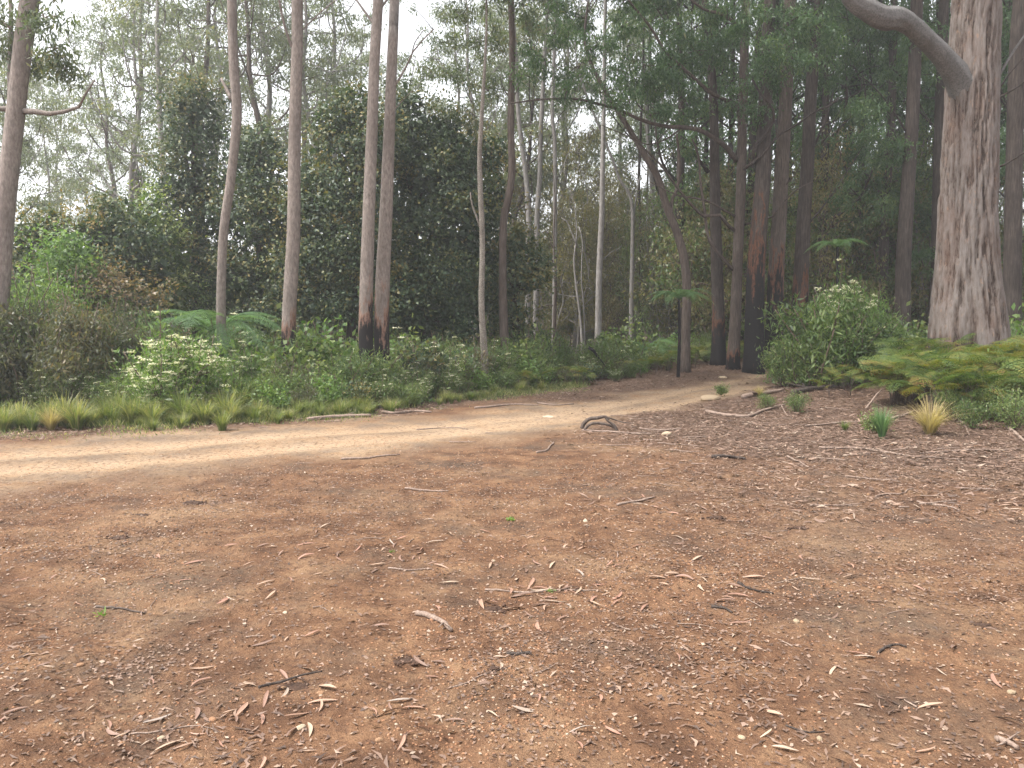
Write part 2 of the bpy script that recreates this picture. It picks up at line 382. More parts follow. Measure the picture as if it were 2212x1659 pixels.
for l in TREADS: trd = np.maximum(trd, 1 - sm(.05, .13, line_d(gx, gy, l) + .06*(fbm(gx*6, gy*6, o=2, seed=9)-.5)))
near = (1 - sm(8, 16, np.hypot(gx, gy)))
gz = terrain(gx, gy) - .035*rut - .010*trd
cl = fbm(gx*5, gy*5, o=4, seed=33)
gz = gz + near*(.034*(cl-.5) + .07*np.clip(fbm(gx*8, gy*8, o=3, seed=34)-.58, 0, 1)) * (1-.6*road)
V = np.stack([gx, gy, gz], -1).reshape(-1, 3); ni, nj = gx.shape
i, j = np.meshgrid(np.arange(ni-1), np.arange(nj-1), indexing='ij')
Fq = np.stack([i*nj+j, (i+1)*nj+j, (i+1)*nj+j+1, i*nj+j+1], -1).reshape(-1, 4)
inroad = (poly_sd(V[Fq].mean(1)[:, 0], V[Fq].mean(1)[:, 1], ROAD) < 0)
A = dict(road=road.ravel(), litter=lit.ravel(), rut=rut.ravel(), tread=trd.ravel())
def sub(name, sel):
    f = Fq[sel]; u, inv = np.unique(f, return_inverse=True)
    return mesh(name, V[u], inv.reshape(-1, 4), M_EARTH, True, {k: a[u] for k, a in A.items()})
thing('ground', me=sub('ground', ~inroad), kind='structure')
thing('road', 'pale tan dirt track crossing the clearing and curving off behind the bushes', me=sub('road', inroad), kind='structure')

# ------------------------------------------------------------------ hero trunks
def gum_clumps(mb, r, C, cr, n, L, Wd, flat=.6):
    for c in C:
        k = int(n*(.6+.8*r.random())); P = c + r.normal(size=(k, 3)) * cr*np.array([.55, .55, .55*flat])
        add_leaves(mb, r, P, np.full(k, L), np.full(k, Wd), 'gum', .12+.3*r.random())
def trunk_mesh(name, P, R, mat, char=None, n=14, rough=.06, seg=.35, seed=1, extra=()):
    mb = MB(); L = np.linalg.norm(np.diff(P, axis=0), axis=1).sum(); m = max(8, int(L/seg))
    Q = spline(P, m); q = np.linspace(0, 1, m); Rr = np.interp(q, np.linspace(0, 1, len(R)), R)
    z0 = Q[0, 2]; h = Q[:, 2] - z0
    Rr = Rr * (1 + .28*np.exp(-h/.35))
    Vt, Ft = tube(Q, Rr, n, rough, seed)
    z = Vt[:, 2] - z0; c = np.zeros(len(Vt)) if not char else np.clip(.95*(1 - sm(char*.25, char, z + .5*(fbm(Vt[:, 0]*3, Vt[:, 1]*3, z*.6, 2, seed)-.5)*char)), 0, 1)
    mb.add(Vt, Ft, char=c)
    for (lp, r0, r1) in extra:
        m2 = max(6, int(np.linalg.norm(np.diff(lp, axis=0), axis=1).sum()/.25)); q2 = np.linspace(0, 1, m2)
        V2, F2 = tube(spline(lp, m2), r0 + (r1-r0)*q2**.8, 7, .08, seed+3); mb.add(V2, F2, char=0)
    return mb.mesh(name, mat, True)
def tpts(pts, D, base=True, dd=None):
    out = [at(p[0], p[1], D + (dd[k] if dd is not None else 0)) for k, p in enumerate(pts)]
    if base:
        g = out[0].copy(); g[2] = float(terrain(g[0], g[1])) - .15
        if g[2] < out[0][2] - .05: out = [g] + out
    return np.array(out)
def wpx(w, D): return w*S/F_PX*D
def limbs_up(r, top, rtop, nb, spread, up):       # branching head above a trunk top; returns (polylines, clump centres)
    ex, C = [], []
    for k in range(nb):
        az = k*2.4 + r.random(); l = spread*(.6+.5*r.random()); t0 = r.random()*.5
        st = top - np.array([0, 0, up*t0]); P = [st]
        for q in (0.35, .7, 1.0):
            P.append(st + np.array([math.cos(az)*l*q, math.sin(az)*l*q, l*(.9*q + .3*q*q)]) + r.normal(size=3)*.15*l*q)
        ex.append((np.array(P), rtop*.5, .02)); 
        for c in (P[2], P[3]):
            for _ in range(4):
                e = c + r.normal(size=3)*[.9, .9, .6]*(l*.25); C.append(e)
                ex.append((np.array([c, (c+e)/2 + [0, 0, .12], e]), .03, .008))
    return ex, C
def hero(name, label, cat, pts, D, widths, mat, char=None, dead=(), limbs=(), crown=(8, 2.6), leafm=None, blobs=(), bpn=(120, .15, .036), group=None, dd=None, n=14, seed=1, rise=6.0, rough=.06):
    r = np.random.default_rng(seed); P = tpts(pts, D, True, dd)
    R = [wpx(w, D)/2 for w in widths]; base = P[0].copy()
    d = nrm(P[-1] - P[-2]); top = P[-1] + d*rise; d2 = top + [0, 0, rise*.6]
    P = np.vstack([P, top, d2]); R = R + [R[-1]*.75, R[-1]*.45]
    R = np.interp(np.linspace(0, 1, len(P)), np.linspace(0, 1, len(R)), R)
    ex, C = [], []
    if crown: ex, C = limbs_up(r, d2, R[-1], crown[0], crown[1], rise*.5)
    for (lp, w0, w1, ddl) in list(limbs) + list(dead):
        dz = np.linspace(0, 1, len(lp))*ddl; L = np.array([at(p[0], p[1], D + z) for p, z in zip(lp, dz)])
        ex.append((L, wpx(w0, D)/2, wpx(w1, D)/2))
    root = thing(name, label, cat, group, None, base)
    mb = MB()
    if C: gum_clumps(mb, r, [c - base for c in C], 1.0, 150, .2, .05)
    for (bx, by, br, bd) in blobs:
        c0 = at(bx, by, D + bd); rad = wpx(br, D); k = max(3, int(11*(rad/1.0)**2))
        cc = c0 + nrm(r.normal(size=(k, 3)))*rad*(.35+.6*r.random((k, 1)))*[1.0, 1.0, .75]
        gum_clumps(mb, r, cc - base, .30, bpn[0], bpn[1], bpn[2], .7)
        for c in cc[::2]:                       # twigs that carry the clumps
            ex.append((np.array([c0, (c0+c)/2 + r.normal(size=3)*.1, c]), .02, .006))
    part('trunk', trunk_mesh('trunk', P - base, R, mat, char, n, rough, seed=seed, extra=[(e[0]-base, e[1], e[2]) for e in ex]), root)
    if mb.n: part('crown', mb.mesh('crown', leafm or M_GUM), root)
    return root
G4 = 'tall bare trunks standing along the front of the thicket'
hero('gum_tree', 'thick grey-brown trunk leaning in from the left edge, with one crooked dead branch', 'tree',
     [(-4,720),(2,600),(15,420),(35,230),(50,100),(64,0)], 15.0, [40,36,36,36,38,38], M_BPINK, None,
     dead=[([(52,240),(70,240),(105,246),(145,240),(175,228),(182,208),(205,172)], 14, 3, -.6),
           ([(25,262),(22,200),(22,120),(24,40),(20,-40)], 12, 8, .8), ([(30,235),(-20,235)], 12, 10, 0)],
     blobs=[(20,60,60,0),(-20,120,60,.5),(95,40,52,-.3),(130,105,36,-.4),(60,-10,70,0),(10,-40,80,1),(90,130,30,.5),(140,150,24,-.3),(-30,20,60,0)], leafm=M_GUM, seed=11)
hero('gum_tree', 'slim pinkish-brown trunk with a slight bend, left of the two single bare trunks', 'tree',
     [(478,715),(478,620),(483,500),(497,400),(508,300),(512,235),(505,150),(502,60),(501,0)], 17.5, [24,20,19,19,21,19,19,18,18], M_BPINK, 1.9,
     dead=[([(500,215),(488,190),(478,170)], 10, 5, .2)], group=None, seed=12)
hero('gum_tree', 'straight grey-brown trunk with a dark branch at top, right of the two single trunks', 'tree',
     [(626,790),(623,735),(626,650),(634,500),(636,330),(638,230),(642,100),(642,0)], 17.0, [34,30,28,25,24,23,22,22], M_BPINK, 2.6,
     dead=[([(638,117),(622,80),(612,45),(603,0),(598,-40)], 7, 4, -.4), ([(640,80),(658,60),(700,20),(740,-10)], 4, 2, .4)], seed=13)
hero('gum_tree', 'left trunk of the close pair, charred black at its foot', 'tree',
     [(794,780),(790,730),(792,600),(797,450),(803,300),(808,150),(813,60),(817,0)], 17.0, [32,30,26,24,21,21,21,21], M_BPINK, 3.2,
     dead=[([(812,55),(795,35),(770,0)], 7, 4, .2), ([(815,30),(828,10),(840,-5)], 6, 4, 0)], seed=14, crown=(8, 2.2))
hero('gum_tree', 'right trunk of the close pair, scorched orange and black at its foot', 'tree',
     [(826,770),(824,720),(827,600),(834,450),(840,300),(846,150),(850,60),(852,0)], 17.4, [34,32,28,24,20,20,20,21], M_BPINK, 3.8,
     dead=[([(842,200),(872,155),(890,115),(910,90),(938,62)], 6, 2, -.5), ([(890,115),(897,90),(915,65)], 3, 1.5, -.5), ([(834,275),(850,240),(872,215),(890,195)], 3, 1, -.5)], seed=15, crown=(8, 2.2))
hero('mottled_tree', 'thin pale mottled trunk standing at the right end of the thicket', 'tree',
     [(1046,750),(1043,720),(1040,640),(1042,560),(1041,480),(1038,420),(1036,330),(1040,260)], 19.5, [24,15,13,12,12,11,9,7], M_BMOT, None,
     dead=[([(1036,490),(1030,470),(1019,440),(1016,415)], 5, 3, 0), ([(1040,700),(1032,690),(1026,680)], 3, 1, -.3), ([(1048,700),(1054,685),(1056,678)], 3, 1, -.3)], crown=(4, 1.5), rise=2.0, seed=16)
hero('gum_tree', 'slender red-brown trunk bending into the dark thicket, foot hidden by leaves', 'tree',
     [(1090,760),(1086,640),(1086,510),(1090,460),(1101,415),(1106,360),(1104,300),(1104,220),(1107,100),(1103,0)], 22.0, [22,20,16,16,15,14,12,12,11,10], M_BRED, 1.2,
     dead=[([(1104,20),(1097,0)], 4, 3, 0), ([(1104,220),(1096,205),(1085,185),(1080,160)], 3, 2, .4), ([(1104,215),(1120,190),(1128,150)], 3, 2, .4)],
     blobs=[(1000,30,44,0),(960,90,40,1),(1040,95,50,.6),(985,165,48,.3),(1050,190,52,.5),(1070,60,40,1.5),(1025,250,50,.4),(1140,60,50,1),(930,150,30,1)], seed=17)
PALE = 'pale smooth gum trunks in the open gap'
for k, (lab, pts, D, w, sd_) in enumerate([
    ('pale trunk just right of the thicket, left one of two close together', [(1141,770),(1140,680),(1141,560),(1142,470),(1136,380),(1120,250),(1114,120)], 30, [13,12,12,11,9,8,6], 31),
    ('pale trunk just right of the thicket, right one of two close together', [(1158,770),(1157,680),(1161,560),(1160,470),(1166,380),(1168,290),(1175,150)], 33, [13,12,12,11,10,9,7], 32),
    ('pale trunk with a forked top halfway between thicket and tallest pale gum', [(1196,770),(1198,640),(1199,520),(1199,400),(1198,300),(1193,250),(1196,150)], 31, [10,10,9,9,8,8,6], 33),
    ('tallest and straightest pale grey trunk in the middle of the gap', [(1291,810),(1292,740),(1294,600),(1300,460),(1302,330),(1304,250),(1306,100),(1308,0)], 27, [15,14,13,11,9,8,7,6], 34),
    ('pale trunk with a Y fork low down, right of the tallest pale gum', [(1363,750),(1364,640),(1366,540),(1366,460),(1360,420),(1340,390),(1325,350)], 32, [10,10,9,8,6,5,4], 35),
    ('grey trunk standing close left of the leaning reddish trunk', [(1405,745),(1407,640),(1410,500),(1408,400),(1400,300),(1395,200)], 36, [13,12,11,9,8,6], 36),
    ('thin dark trunk between the Y forked gum and the leaning red one', [(1386,745),(1385,640),(1384,500),(1380,400),(1384,280)], 35, [9,8,7,6,5], 37)]):
    dd_ = {34: [([(1304,560),(1320,545),(1340,535)], 2, 1, 0)], 35: [([(1366,520),(1370,460),(1378,400),(1384,380)], 6, 3, .2)], 33: [([(1198,395),(1212,370),(1228,330),(1240,310)], 3, 1.5, .5)]}.get(sd_, [])
    hero('gum_tree', lab, 'tree', pts, D, w, M_BPALE if sd_ != 37 else M_BDARK, None, dead=dd_, group=PALE if sd_ != 37 else None, seed=sd_, crown=(7, 3.0), rise=4)
hero('dead_sapling', 'flaking orange-barked sapling with bare curved white side branches', 'tree',
     [(1197,760),(1198,700),(1200,600),(1196,520),(1199,440),(1197,400)], 26, [9,8,8,6,5,3], M_BRED, None,
     dead=[([(1195,565),(1185,555),(1165,552),(1150,558)],3,1,0),([(1195,600),(1180,585),(1160,590)],3,1,0),([(1194,535),(1185,515),(1165,512)],3,1,0),([(1192,515),(1180,500),(1170,503)],3,1,0),([(1195,660),(1180,660),(1160,670)],2.5,1,0),([(1200,560),(1208,545),(1210,535)],2.5,1,0)], crown=None, rise=.4, seed=41)
hero('dead_sapling', 'bare whitish forked sapling among brown twigs in the gap', 'tree',
     [(1258,765),(1254,690),(1245,620),(1240,560),(1246,500),(1240,440),(1228,400)], 28, [6,6,5,5,4,3,2], M_BPALE, None,
     dead=[([(1246,530),(1234,500),(1222,475),(1212,470)],4,1.5,0),([(1262,765),(1262,680),(1256,600),(1258,520),(1250,490)],4,2,.3),([(1255,640),(1230,640),(1205,635)],2.5,1,0)], crown=None, rise=.5, seed=42)
hero('gum_tree', 'reddish trunk leaning left and forking, in front of the burnt clump', 'tree',
     [(1481,760),(1482,700),(1484,627),(1477,555),(1460,495),(1441,450),(1421,383),(1398,345),(1378,310)], 24, [22,19,19,18,17,15,12,10,8], M_BRED, None,
     dead=[([(1449,465),(1452,430),(1465,400),(1467,340),(1462,290)], 9, 5, .5)], crown=(6, 2.4), rise=3, seed=43)
# the clump of dark trunks on the right
hero('gum_tree', 'brown trunk at the left of the dark clump behind the tree fern', 'tree',
     [(1552,770),(1552,700),(1549,600),(1546,500),(1544,400),(1543,300),(1540,200),(1530,80)], 26, [32,27,24,22,20,18,15,12], M_BDARK, 2.4, rise=4,
     dead=[([(1530,372),(1510,345),(1490,325),(1474,315)], 9, 4, -.5)],
     blobs=[(1500,250,44,-.8),(1540,235,38,0),(1480,300,36,-1),(1560,160,50,0),(1440,70,60,1),(1500,60,60,0)], leafm=M_GUMG, seed=44)
LIMBG = dict(leafm=M_GUMG)
hero('gum_tree', 'red-brown trunk of the dark clump throwing long bare limbs to the left', 'tree',
     [(1584,770),(1588,700),(1592,600),(1596,500),(1600,420),(1602,350),(1604,250),(1607,150),(1610,40),(1612,-30)], 24.5, [28,24,22,21,20,19,18,17,15,14], M_BRED, 1.0,
     limbs=[([(1591,347),(1571,320),(1541,297),(1508,280),(1474,275),(1437,273),(1387,260),(1337,237),(1287,223),(1237,213),(1170,215),(1104,223)], 12, 2.5, -3.0),
            ([(1600,280),(1595,237),(1575,220),(1535,200),(1501,170),(1475,147),(1437,110),(1404,57),(1371,17),(1350,-10)], 10, 4, -2.0),
            ([(1588,467),(1558,450),(1525,433),(1495,427),(1474,425),(1444,413),(1404,393)], 6, 2, -1.0),
            ([(1590,500),(1570,485),(1556,465),(1521,467),(1501,450),(1475,420),(1454,393),(1431,360),(1404,333),(1371,300),(1354,267),(1347,240)], 8, 3, -1.6),
            ([(1585,584),(1570,567),(1541,534),(1528,504),(1523,461),(1514,400),(1508,333),(1495,300)], 8, 4, -.6),
            ([(1600,60),(1560,30),(1520,20),(1470,-20)], 8, 4, -1),
            ([(1474,275),(1440,300),(1400,312),(1370,300),(1300,270)], 4, 1.5, -2.2)],
     blobs=[(1130,160,40,-3),(1165,120,48,-2.6),(1210,90,50,-2),(1250,150,46,-2.4),(1290,95,54,-1.6),(1225,190,36,-3),(1340,60,60,-1),(1330,150,50,-2),(1390,140,56,-2),(1300,200,34,-2.6),(1425,190,50,-1.5),(1360,215,40,-2.2),(1450,140,60,-1),(1500,110,60,-1),(1260,40,54,0),(1180,30,48,.5),(1420,20,64,0),(1350,0,60,1),(1545,110,56,-.5),(1480,215,40,-1),(1430,245,30,-1.6)],
     seed=45, rise=4, **LIMBG)
hero('gum_tree', 'widest burnt trunk, charcoal black over its whole lower half', 'tree',
     [(1628,775),(1630,700),(1632,600),(1640,480),(1648,380),(1650,280),(1655,180),(1660,60)], 23.5, [42,40,36,32,29,26,24,20], M_BDARK, 6.0,
     limbs=[([(1631,353),(1628,320),(1655,290),(1671,260),(1668,233),(1641,200),(1625,170)], 9, 4, -1), ([(1605,367),(1648,333),(1681,293),(1725,267),(1761,240),(1791,230),(1812,210)], 8, 2.5, -1.2)],
     blobs=[(1620,60,60,-1),(1570,50,50,-1),(1700,50,60,-.6),(1750,60,54,-.6),(1790,90,36,-.6),(1690,130,56,-1),(1740,130,46,-1),(1640,120,50,-1.4),(1690,30,60,0)],
     leafm=M_GUMG, seed=46, rise=4)
hero('gum_tree', 'burnt trunk with a brown upper half, right beside the widest burnt one', 'tree',
     [(1670,775),(1672,700),(1676,600),(1683,480),(1690,350),(1697,230),(1702,100)], 24.6, [38,36,32,29,27,25,22], M_BRED, 4.9,
     limbs=[([(1607,485),(1640,478),(1665,470),(1690,440),(1720,410),(1756,392)], 5, 1.5, -1), ([(1690,408),(1702,395),(1715,380),(1730,350),(1728,320)], 3.5, 1, -1)],
     blobs=[(1600,200,38,-1.6),(1660,200,40,-1),(1680,150,44,-1),(1630,250,30,-1.4),(1560,20,60,0)], leafm=M_GUMG, seed=47, rise=4)
hero('gum_tree', 'dark trunk with a blackened foot standing apart, right of the burnt clump', 'tree',
     [(1727,755),(1728,660),(1732,560),(1738,450),(1745,340),(1750,230),(1758,120),(1770,0)], 25, [36,34,30,27,25,22,19,16], M_BDARK, 4.2,
     limbs=[([(1752,330),(1770,290),(1785,250),(1800,200)], 7, 3, .5), ([(1750,480),(1790,430),(1830,370),(1880,290)], 4, 2, 1), ([(1775,310),(1790,290),(1805,255),(1818,232)], 3.5, 1, -.5)],
     blobs=[(1800,160,40,0),(1780,30,60,0),(1830,40,60,1),(1840,120,46,1)], leafm=M_GUMG, seed=48, rise=4)
for lab, pts, D, w, sd_ in [
    ('dark brown trunk behind the white-flowered shrub, left of two', [(1905,700),(1909,560),(1912,440),(1925,250),(1930,80)], 29, [22,20,19,17,14], 51),
    ('thick dark trunk behind the shrub, between it and the huge tree', [(1948,720),(1952,560),(1960,420),(1968,300),(1975,160),(1980,20)], 24, [34,33,28,26,25,24], 52),
    ('dark trunk half hidden by the left side of the huge tree', [(2020,700),(2026,500),(2030,300),(2036,100)], 27, [30,26,24,22], 53),
    ('brown trunk half hidden by the right side of the huge tree', [(2185,700),(2188,520),(2192,300),(2197,120),(2205,0)], 22, [40,36,32,32,30], 54),
    ('thin dark trunk behind the stand-alone blackened trunk', [(1800,700),(1806,560),(1822,400),(1826,260)], 33, [10,9,8,7], 55),
    ('dark trunk behind the gap between the burnt clump and its neighbour', [(1702,740),(1700,600),(1703,420),(1706,260)], 33, [15,14,12,10], 56),
    ('narrow grey-brown trunk seen between the two left trunks of the clump', [(1571,760),(1572,600),(1576,420),(1580,250)], 32, [14,13,12,10], 57),
    ('slim dark trunk behind the tree fern in the open forest', [(1512,750),(1516,600),(1512,460),(1505,330)], 34, [9,8,8,6], 58)]:
    hero('gum_tree', lab, 'tree', pts, D, w, M_BDARK, .8 if sd_ < 54 else None, seed=sd_, rise=4, crown=(8, 2.6), leafm=M_GUMG,
         dead={54: [([(2150,205),(2180,160),(2215,120)], 5, 2, -1), ([(2140,220),(2195,190),(2230,165)], 5, 3, -1), ([(2140,370),(2180,350),(2220,325)], 5, 3, -1.2)],
               52: [([(1960,290),(1930,240),(1890,190),(1860,165)], 4, 1.5, -.5), ([(1982,215),(2000,250),(2020,275)], 3, 1, -.3)]}.get(sd_, []),
         blobs={52: [(1880,250,54,0),(1850,300,46,0),(1920,330,60,.5),(1850,420,44,1),(1900,440,54,1),(1990,90,60,0),(1930,150,60,1),(1870,220,50,1)], 54: [(2200,40,50,1),(2160,300,40,2),(2210,330,40,1)],
                51: [(1830,250,50,0),(1880,380,56,0),(1960,440,56,0),(1840,330,40,1)], 53: [(2010,470,50,1),(1990,560,46,0),(1950,40,60,1),(1900,60,60,2)]}.get(sd_, ()))

# the huge tree on the right, with its flared foot and heavy limb
def huge_tree():
    D = 16.0; P = [at(2090,780,D), at(2090,700,D), at(2089,620,D), at(2089,540,D), at(2092,400,D), at(2098,250,D), at(2104,120,D), at(2110,0,D), at(2114,-160,D), at(2116,-500,D)]
    wd = [170, 146, 128, 116, 105, 97, 92, 88, 82, 60]
    base = P[0].copy(); base[2] = float(terrain(base[0], base[1])) - .1
    P = [base] + P[1:]; m = 260; Q = spline(P, m)
    t = np.linspace(0, 1, m); L = np.concatenate([[0], np.cumsum(np.linalg.norm(np.diff(np.array(P), axis=0), axis=1))]); L /= L[-1]
    R = np.interp(t, L, [wpx(w, D)/2 for w in wd]); n = 150; th = np.arange(n)*2*math.pi/n
    h = (Q[:, 2] - base[2])[:, None]; c, s = np.cos(th)[None], np.sin(th)[None]
    lob = (.10*np.cos(5*th+.6) + .08*np.cos(3*th+2) + .05*np.cos(8*th+1))[None] * np.exp(-h/.9)*1.6
    ridge = fbm(c*13+5+.2*h, s*13+5, h*2.2, 4, 71); r2 = fbm(c*2.2+3, s*2.2+3, h*.5, 3, 72)
    rr = R[:, None]*(1 + lob + .05*(r2-.5)) + .055*(sm(.3, .62, ridge)-.5)*np.ones((m, n)) + .03*(fbm(c*14+5, s*14, h*2.2, 3, 73)-.5)
    V = Q[:, None] + np.stack([c*rr, s*rr, np.zeros_like(rr)], -1); V = V.reshape(-1, 3) - base
    i, j = np.meshgrid(np.arange(m-1), np.arange(n), indexing='ij'); j2 = (j+1) % n
    Fq = np.stack([i*n+j, i*n+j2, (i+1)*n+j2, (i+1)*n+j], -1).reshape(-1, 4)
    root = thing('huge_gum_tree', 'huge grey tree with deeply furrowed bark and a flared foot in the bracken', 'tree', None, None, base)
    part('trunk', mesh('trunk', V, Fq, M_BIG, True, dict(ridge=sm(.28, .66, ridge).ravel(), char=np.zeros(m*n))), root)
    mb = MB()
    lp = np.array([at(2096,215,D), at(2068,165,D-.2), at(2036,122,D-.4), at(2000,86,D-.6), at(1969,57,D-.75), at(1941,41,D-.85), at(1908,39,D-.95), at(1875,22,D-1.05), at(1838,-6,D-1.1), at(1790,-90,D-1.2), at(1740,-200,D-1.3)]) - base
    Qs = spline(lp, 70); R2 = np.interp(np.linspace(0, 1, 70), np.linspace(0, 1, 11), [wpx(w, D)/2 for w in (70,52,40,36,36,44,40,32,25,20,14)])
    Vl, Fl = tube(Qs, R2, 28, .16, 5); rl = fbm(Vl[:, 0]*5, Vl[:, 1]*5, Vl[:, 2]*5, 4, 75); mb.add(Vl, Fl, ridge=.35+.5*rl, char=0)
    for pl, r0 in (([(2135,205),(2160,160),(2190,110),(2225,60)], 6), ([(1962,50),(1990,70),(2020,80)], 4)):
        Vl, Fl = tube(spline([at(x, y, D) - base for x, y in pl], 12), np.linspace(wpx(r0, D)/2, .02, 12), 7, .1, 6); mb.add(Vl, Fl, ridge=.45, char=0)
    part('limb', mb.mesh('limb', M_LIMB, True), root, 'smooth grey crooked limb')
    r = np.random.default_rng(99); ex, C = limbs_up(r, np.array(P[-1]), .4, 9, 4.0, 3.0)
    C += list(at(1790,-190,D-1.2) + r.normal(size=(10, 3))*[1.2, 1.2, .6])
    mb = MB(); [mb.add(*tube(spline(e[0]-base, 8), np.linspace(e[1], e[2], 8), 6), ridge=.4, char=0) for e in ex]
    part('branches', mb.mesh('branches', M_BIG, True), root)
    mb = MB(); gum_clumps(mb, r, [c-base for c in C], 1.1, 160, .2, .05); part('crown', mb.mesh('crown', M_GUM), root)
    return root
huge_tree()
# ------------------------------------------------------------------ dense vine-covered trees
def vine_tree(label, blobs, D, mat=M_VINE, depth=1.0, seed=1, L=.105, Wd=.066, dens=1.0, name='vine_tree', yel=.0):
    r = np.random.default_rng(seed); c = []; 
    for b in blobs:
        x, y, rad = b[:3]; dd = b[3] if len(b) > 3 else 0
        c.append((at(x, y, D+dd), wpx(rad, D+dd)))
    cx = np.mean([q[0][0] for q in c]); base = np.array([cx, D, float(terrain(cx, D))])
    root = thing(name, label, 'tree', None, None, base)
    mb = MB()
    for q, (p, R) in enumerate(c):
        K = max(6, int(19*R*R*dens))            # tufts over the lumpy surface
        u = rdir(r, K); u[:, 1] = np.where(u[:, 1] > .35, -u[:, 1], u[:, 1]); u = nrm(u)
        rr = R*(.66 + .62*vn(u[:, 0]*2.3+q, u[:, 1]*2.3, u[:, 2]*2.3, seed)) * (.85 + .25*r.random(K))
        T = p + u*rr[:, None]*[1, depth, 1.0]
        keep = np.ones(K, bool)
        for q2, (p2, R2) in enumerate(c):
            if q2 != q: keep &= np.linalg.norm((T-p2)/[1, depth, 1], axis=1) > R2*.72
        keep &= T[:, 2] > terrain(T[:, 0], T[:, 1]) + .1
        T, u = T[keep], u[keep]; 
        if not len(T): continue
        n1 = int(125*(.1/L)**1.6); k = len(T)*n1
        spread = .15 + .24*r.random(len(T))
        C = np.repeat(T, n1, 0) + r.normal(size=(k, 3))*np.repeat(spread, n1)[:, None]*[1, 1, .7]
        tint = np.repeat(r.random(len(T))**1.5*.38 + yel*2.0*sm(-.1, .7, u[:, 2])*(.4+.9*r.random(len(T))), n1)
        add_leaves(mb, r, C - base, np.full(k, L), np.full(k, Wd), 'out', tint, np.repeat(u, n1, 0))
        kk = int(300*R*R)                       # larger shaded leaves further inside
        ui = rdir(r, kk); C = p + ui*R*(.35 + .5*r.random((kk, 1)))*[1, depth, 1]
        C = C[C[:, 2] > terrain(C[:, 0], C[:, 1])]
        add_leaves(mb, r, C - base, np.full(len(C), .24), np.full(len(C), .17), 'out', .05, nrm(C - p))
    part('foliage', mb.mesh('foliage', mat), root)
    mt = MB()
    low = min(c, key=lambda q: q[0][2]); hi = max(c, key=lambda q: q[0][2])
    path = spline([[0, 0, -.1], (low[0]-base)*[.5, .5, .6], hi[0]-base], 14)
    mt.add(*tube(path, np.linspace(.16, .04, 14), 8, .1, seed), char=0)
    for p, R in c:
        k = np.argmin(np.linalg.norm(path[:10] - (p-base), axis=1)); mt.add(*tube(spline([path[k], (path[k]+p-base)/2+[0, 0, -.2], p-base], 6), np.linspace(.05, .015, 6), 5), char=0)
    part('trunk', mt.mesh('trunk', M_BDARK, True), root)
    return root
vine_tree('tall leafy column of vines rising left of the bent slim trunk', [(415,215,48),(392,260,46),(440,265,46),(415,320,62),(400,395,58),(440,400,52),(395,470,58),(455,480,52),(400,550,62),(450,575,60),(420,640,70)], 23, seed=101, yel=.22)
vine_tree('dark leafy mass between the bent slim trunk and the next trunk', [(560,305,44),(530,355,46),(590,345,46),(560,410,60),(525,470,56),(600,470,56),(560,540,70),(520,610,66),(600,620,66),(560,690,60)], 22.4, seed=102, yel=.12)
vine_tree('broad dark vine-covered tree behind the close pair of trunks', [(720,260,46),(770,235,52),(690,385,58),(740,330,70),(800,320,72),(670,460,62),(730,430,80),(800,430,80),(690,545,70),(770,540,84),(700,640,70),(780,650,76),(850,640,70),(640,560,50),(650,650,50)], 21.5, seed=103, yel=.16)
vine_tree('highest rounded dark crown of the thicket, right of the pair of trunks', [(880,240,50),(920,290,66),(870,330,66),(970,300,56),(930,380,84),(860,440,76),(980,400,66),(900,500,84),(980,500,76),(880,590,80),(960,600,80),(900,680,70),(990,680,66)], 22.5, seed=104, yel=.1)
vine_tree('olive leafy tree making the right shoulder of the dark thicket', [(1010,335,56),(1050,400,56),(1020,460,66),(1065,470,46),(1020,560,66),(1070,560,46),(1030,640,60),(1060,330,40),(1075,640,44)], 24.5, seed=105, dens=.75, mat=M_VINE, yel=.3)
vine_tree('ragged leafy clump hanging around the red-brown bending trunk', [(1110,520,34),(1130,560,44),(1100,600,44),(1150,600,32),(1080,660,44),(1110,690,36),(1165,560,26)], 23.3, seed=106, dens=.7, yel=.1)
vine_tree('rounded dark bushy tree low on the left, below the open sky', [(255,470,46),(215,505,48),(300,505,48),(255,540,66),(200,580,56),(310,580,60),(250,630,76),(330,640,56)], 20, seed=107, yel=.25)
vine_tree('dark bushy tree low beside the leaning trunk at the left edge', [(60,520,46),(100,500,40),(30,580,60),(90,580,60),(130,560,40),(60,650,70),(-10,620,60),(-60,600,70)], 19.5, seed=108, yel=.15)
vine_tree('light green leafy sapling in front of the dark bushes on the left', [(150,530,36),(175,560,30),(130,570,38),(170,600,36),(120,620,36)], 18.2, mat=M_SHRUB2, seed=109, dens=.55, L=.11, Wd=.04)
vine_tree('yellow-green bushy tree between the rounded tree and the vine column', [(325,455,36),(350,500,40),(370,550,44),(350,600,46),(385,630,44),(330,640,40)], 21.5, mat=M_SHRUB, seed=110, dens=.7, L=.11, Wd=.055, yel=.2)
vine_tree('russet tipped leafy bush between the left bushes and the tree fern', [(230,620,40),(270,650,50),(200,660,50),(320,670,44),(250,700,50)], 18.5, mat=M_SHRUBB, seed=111, dens=.6, L=.10, Wd=.05, yel=.5)

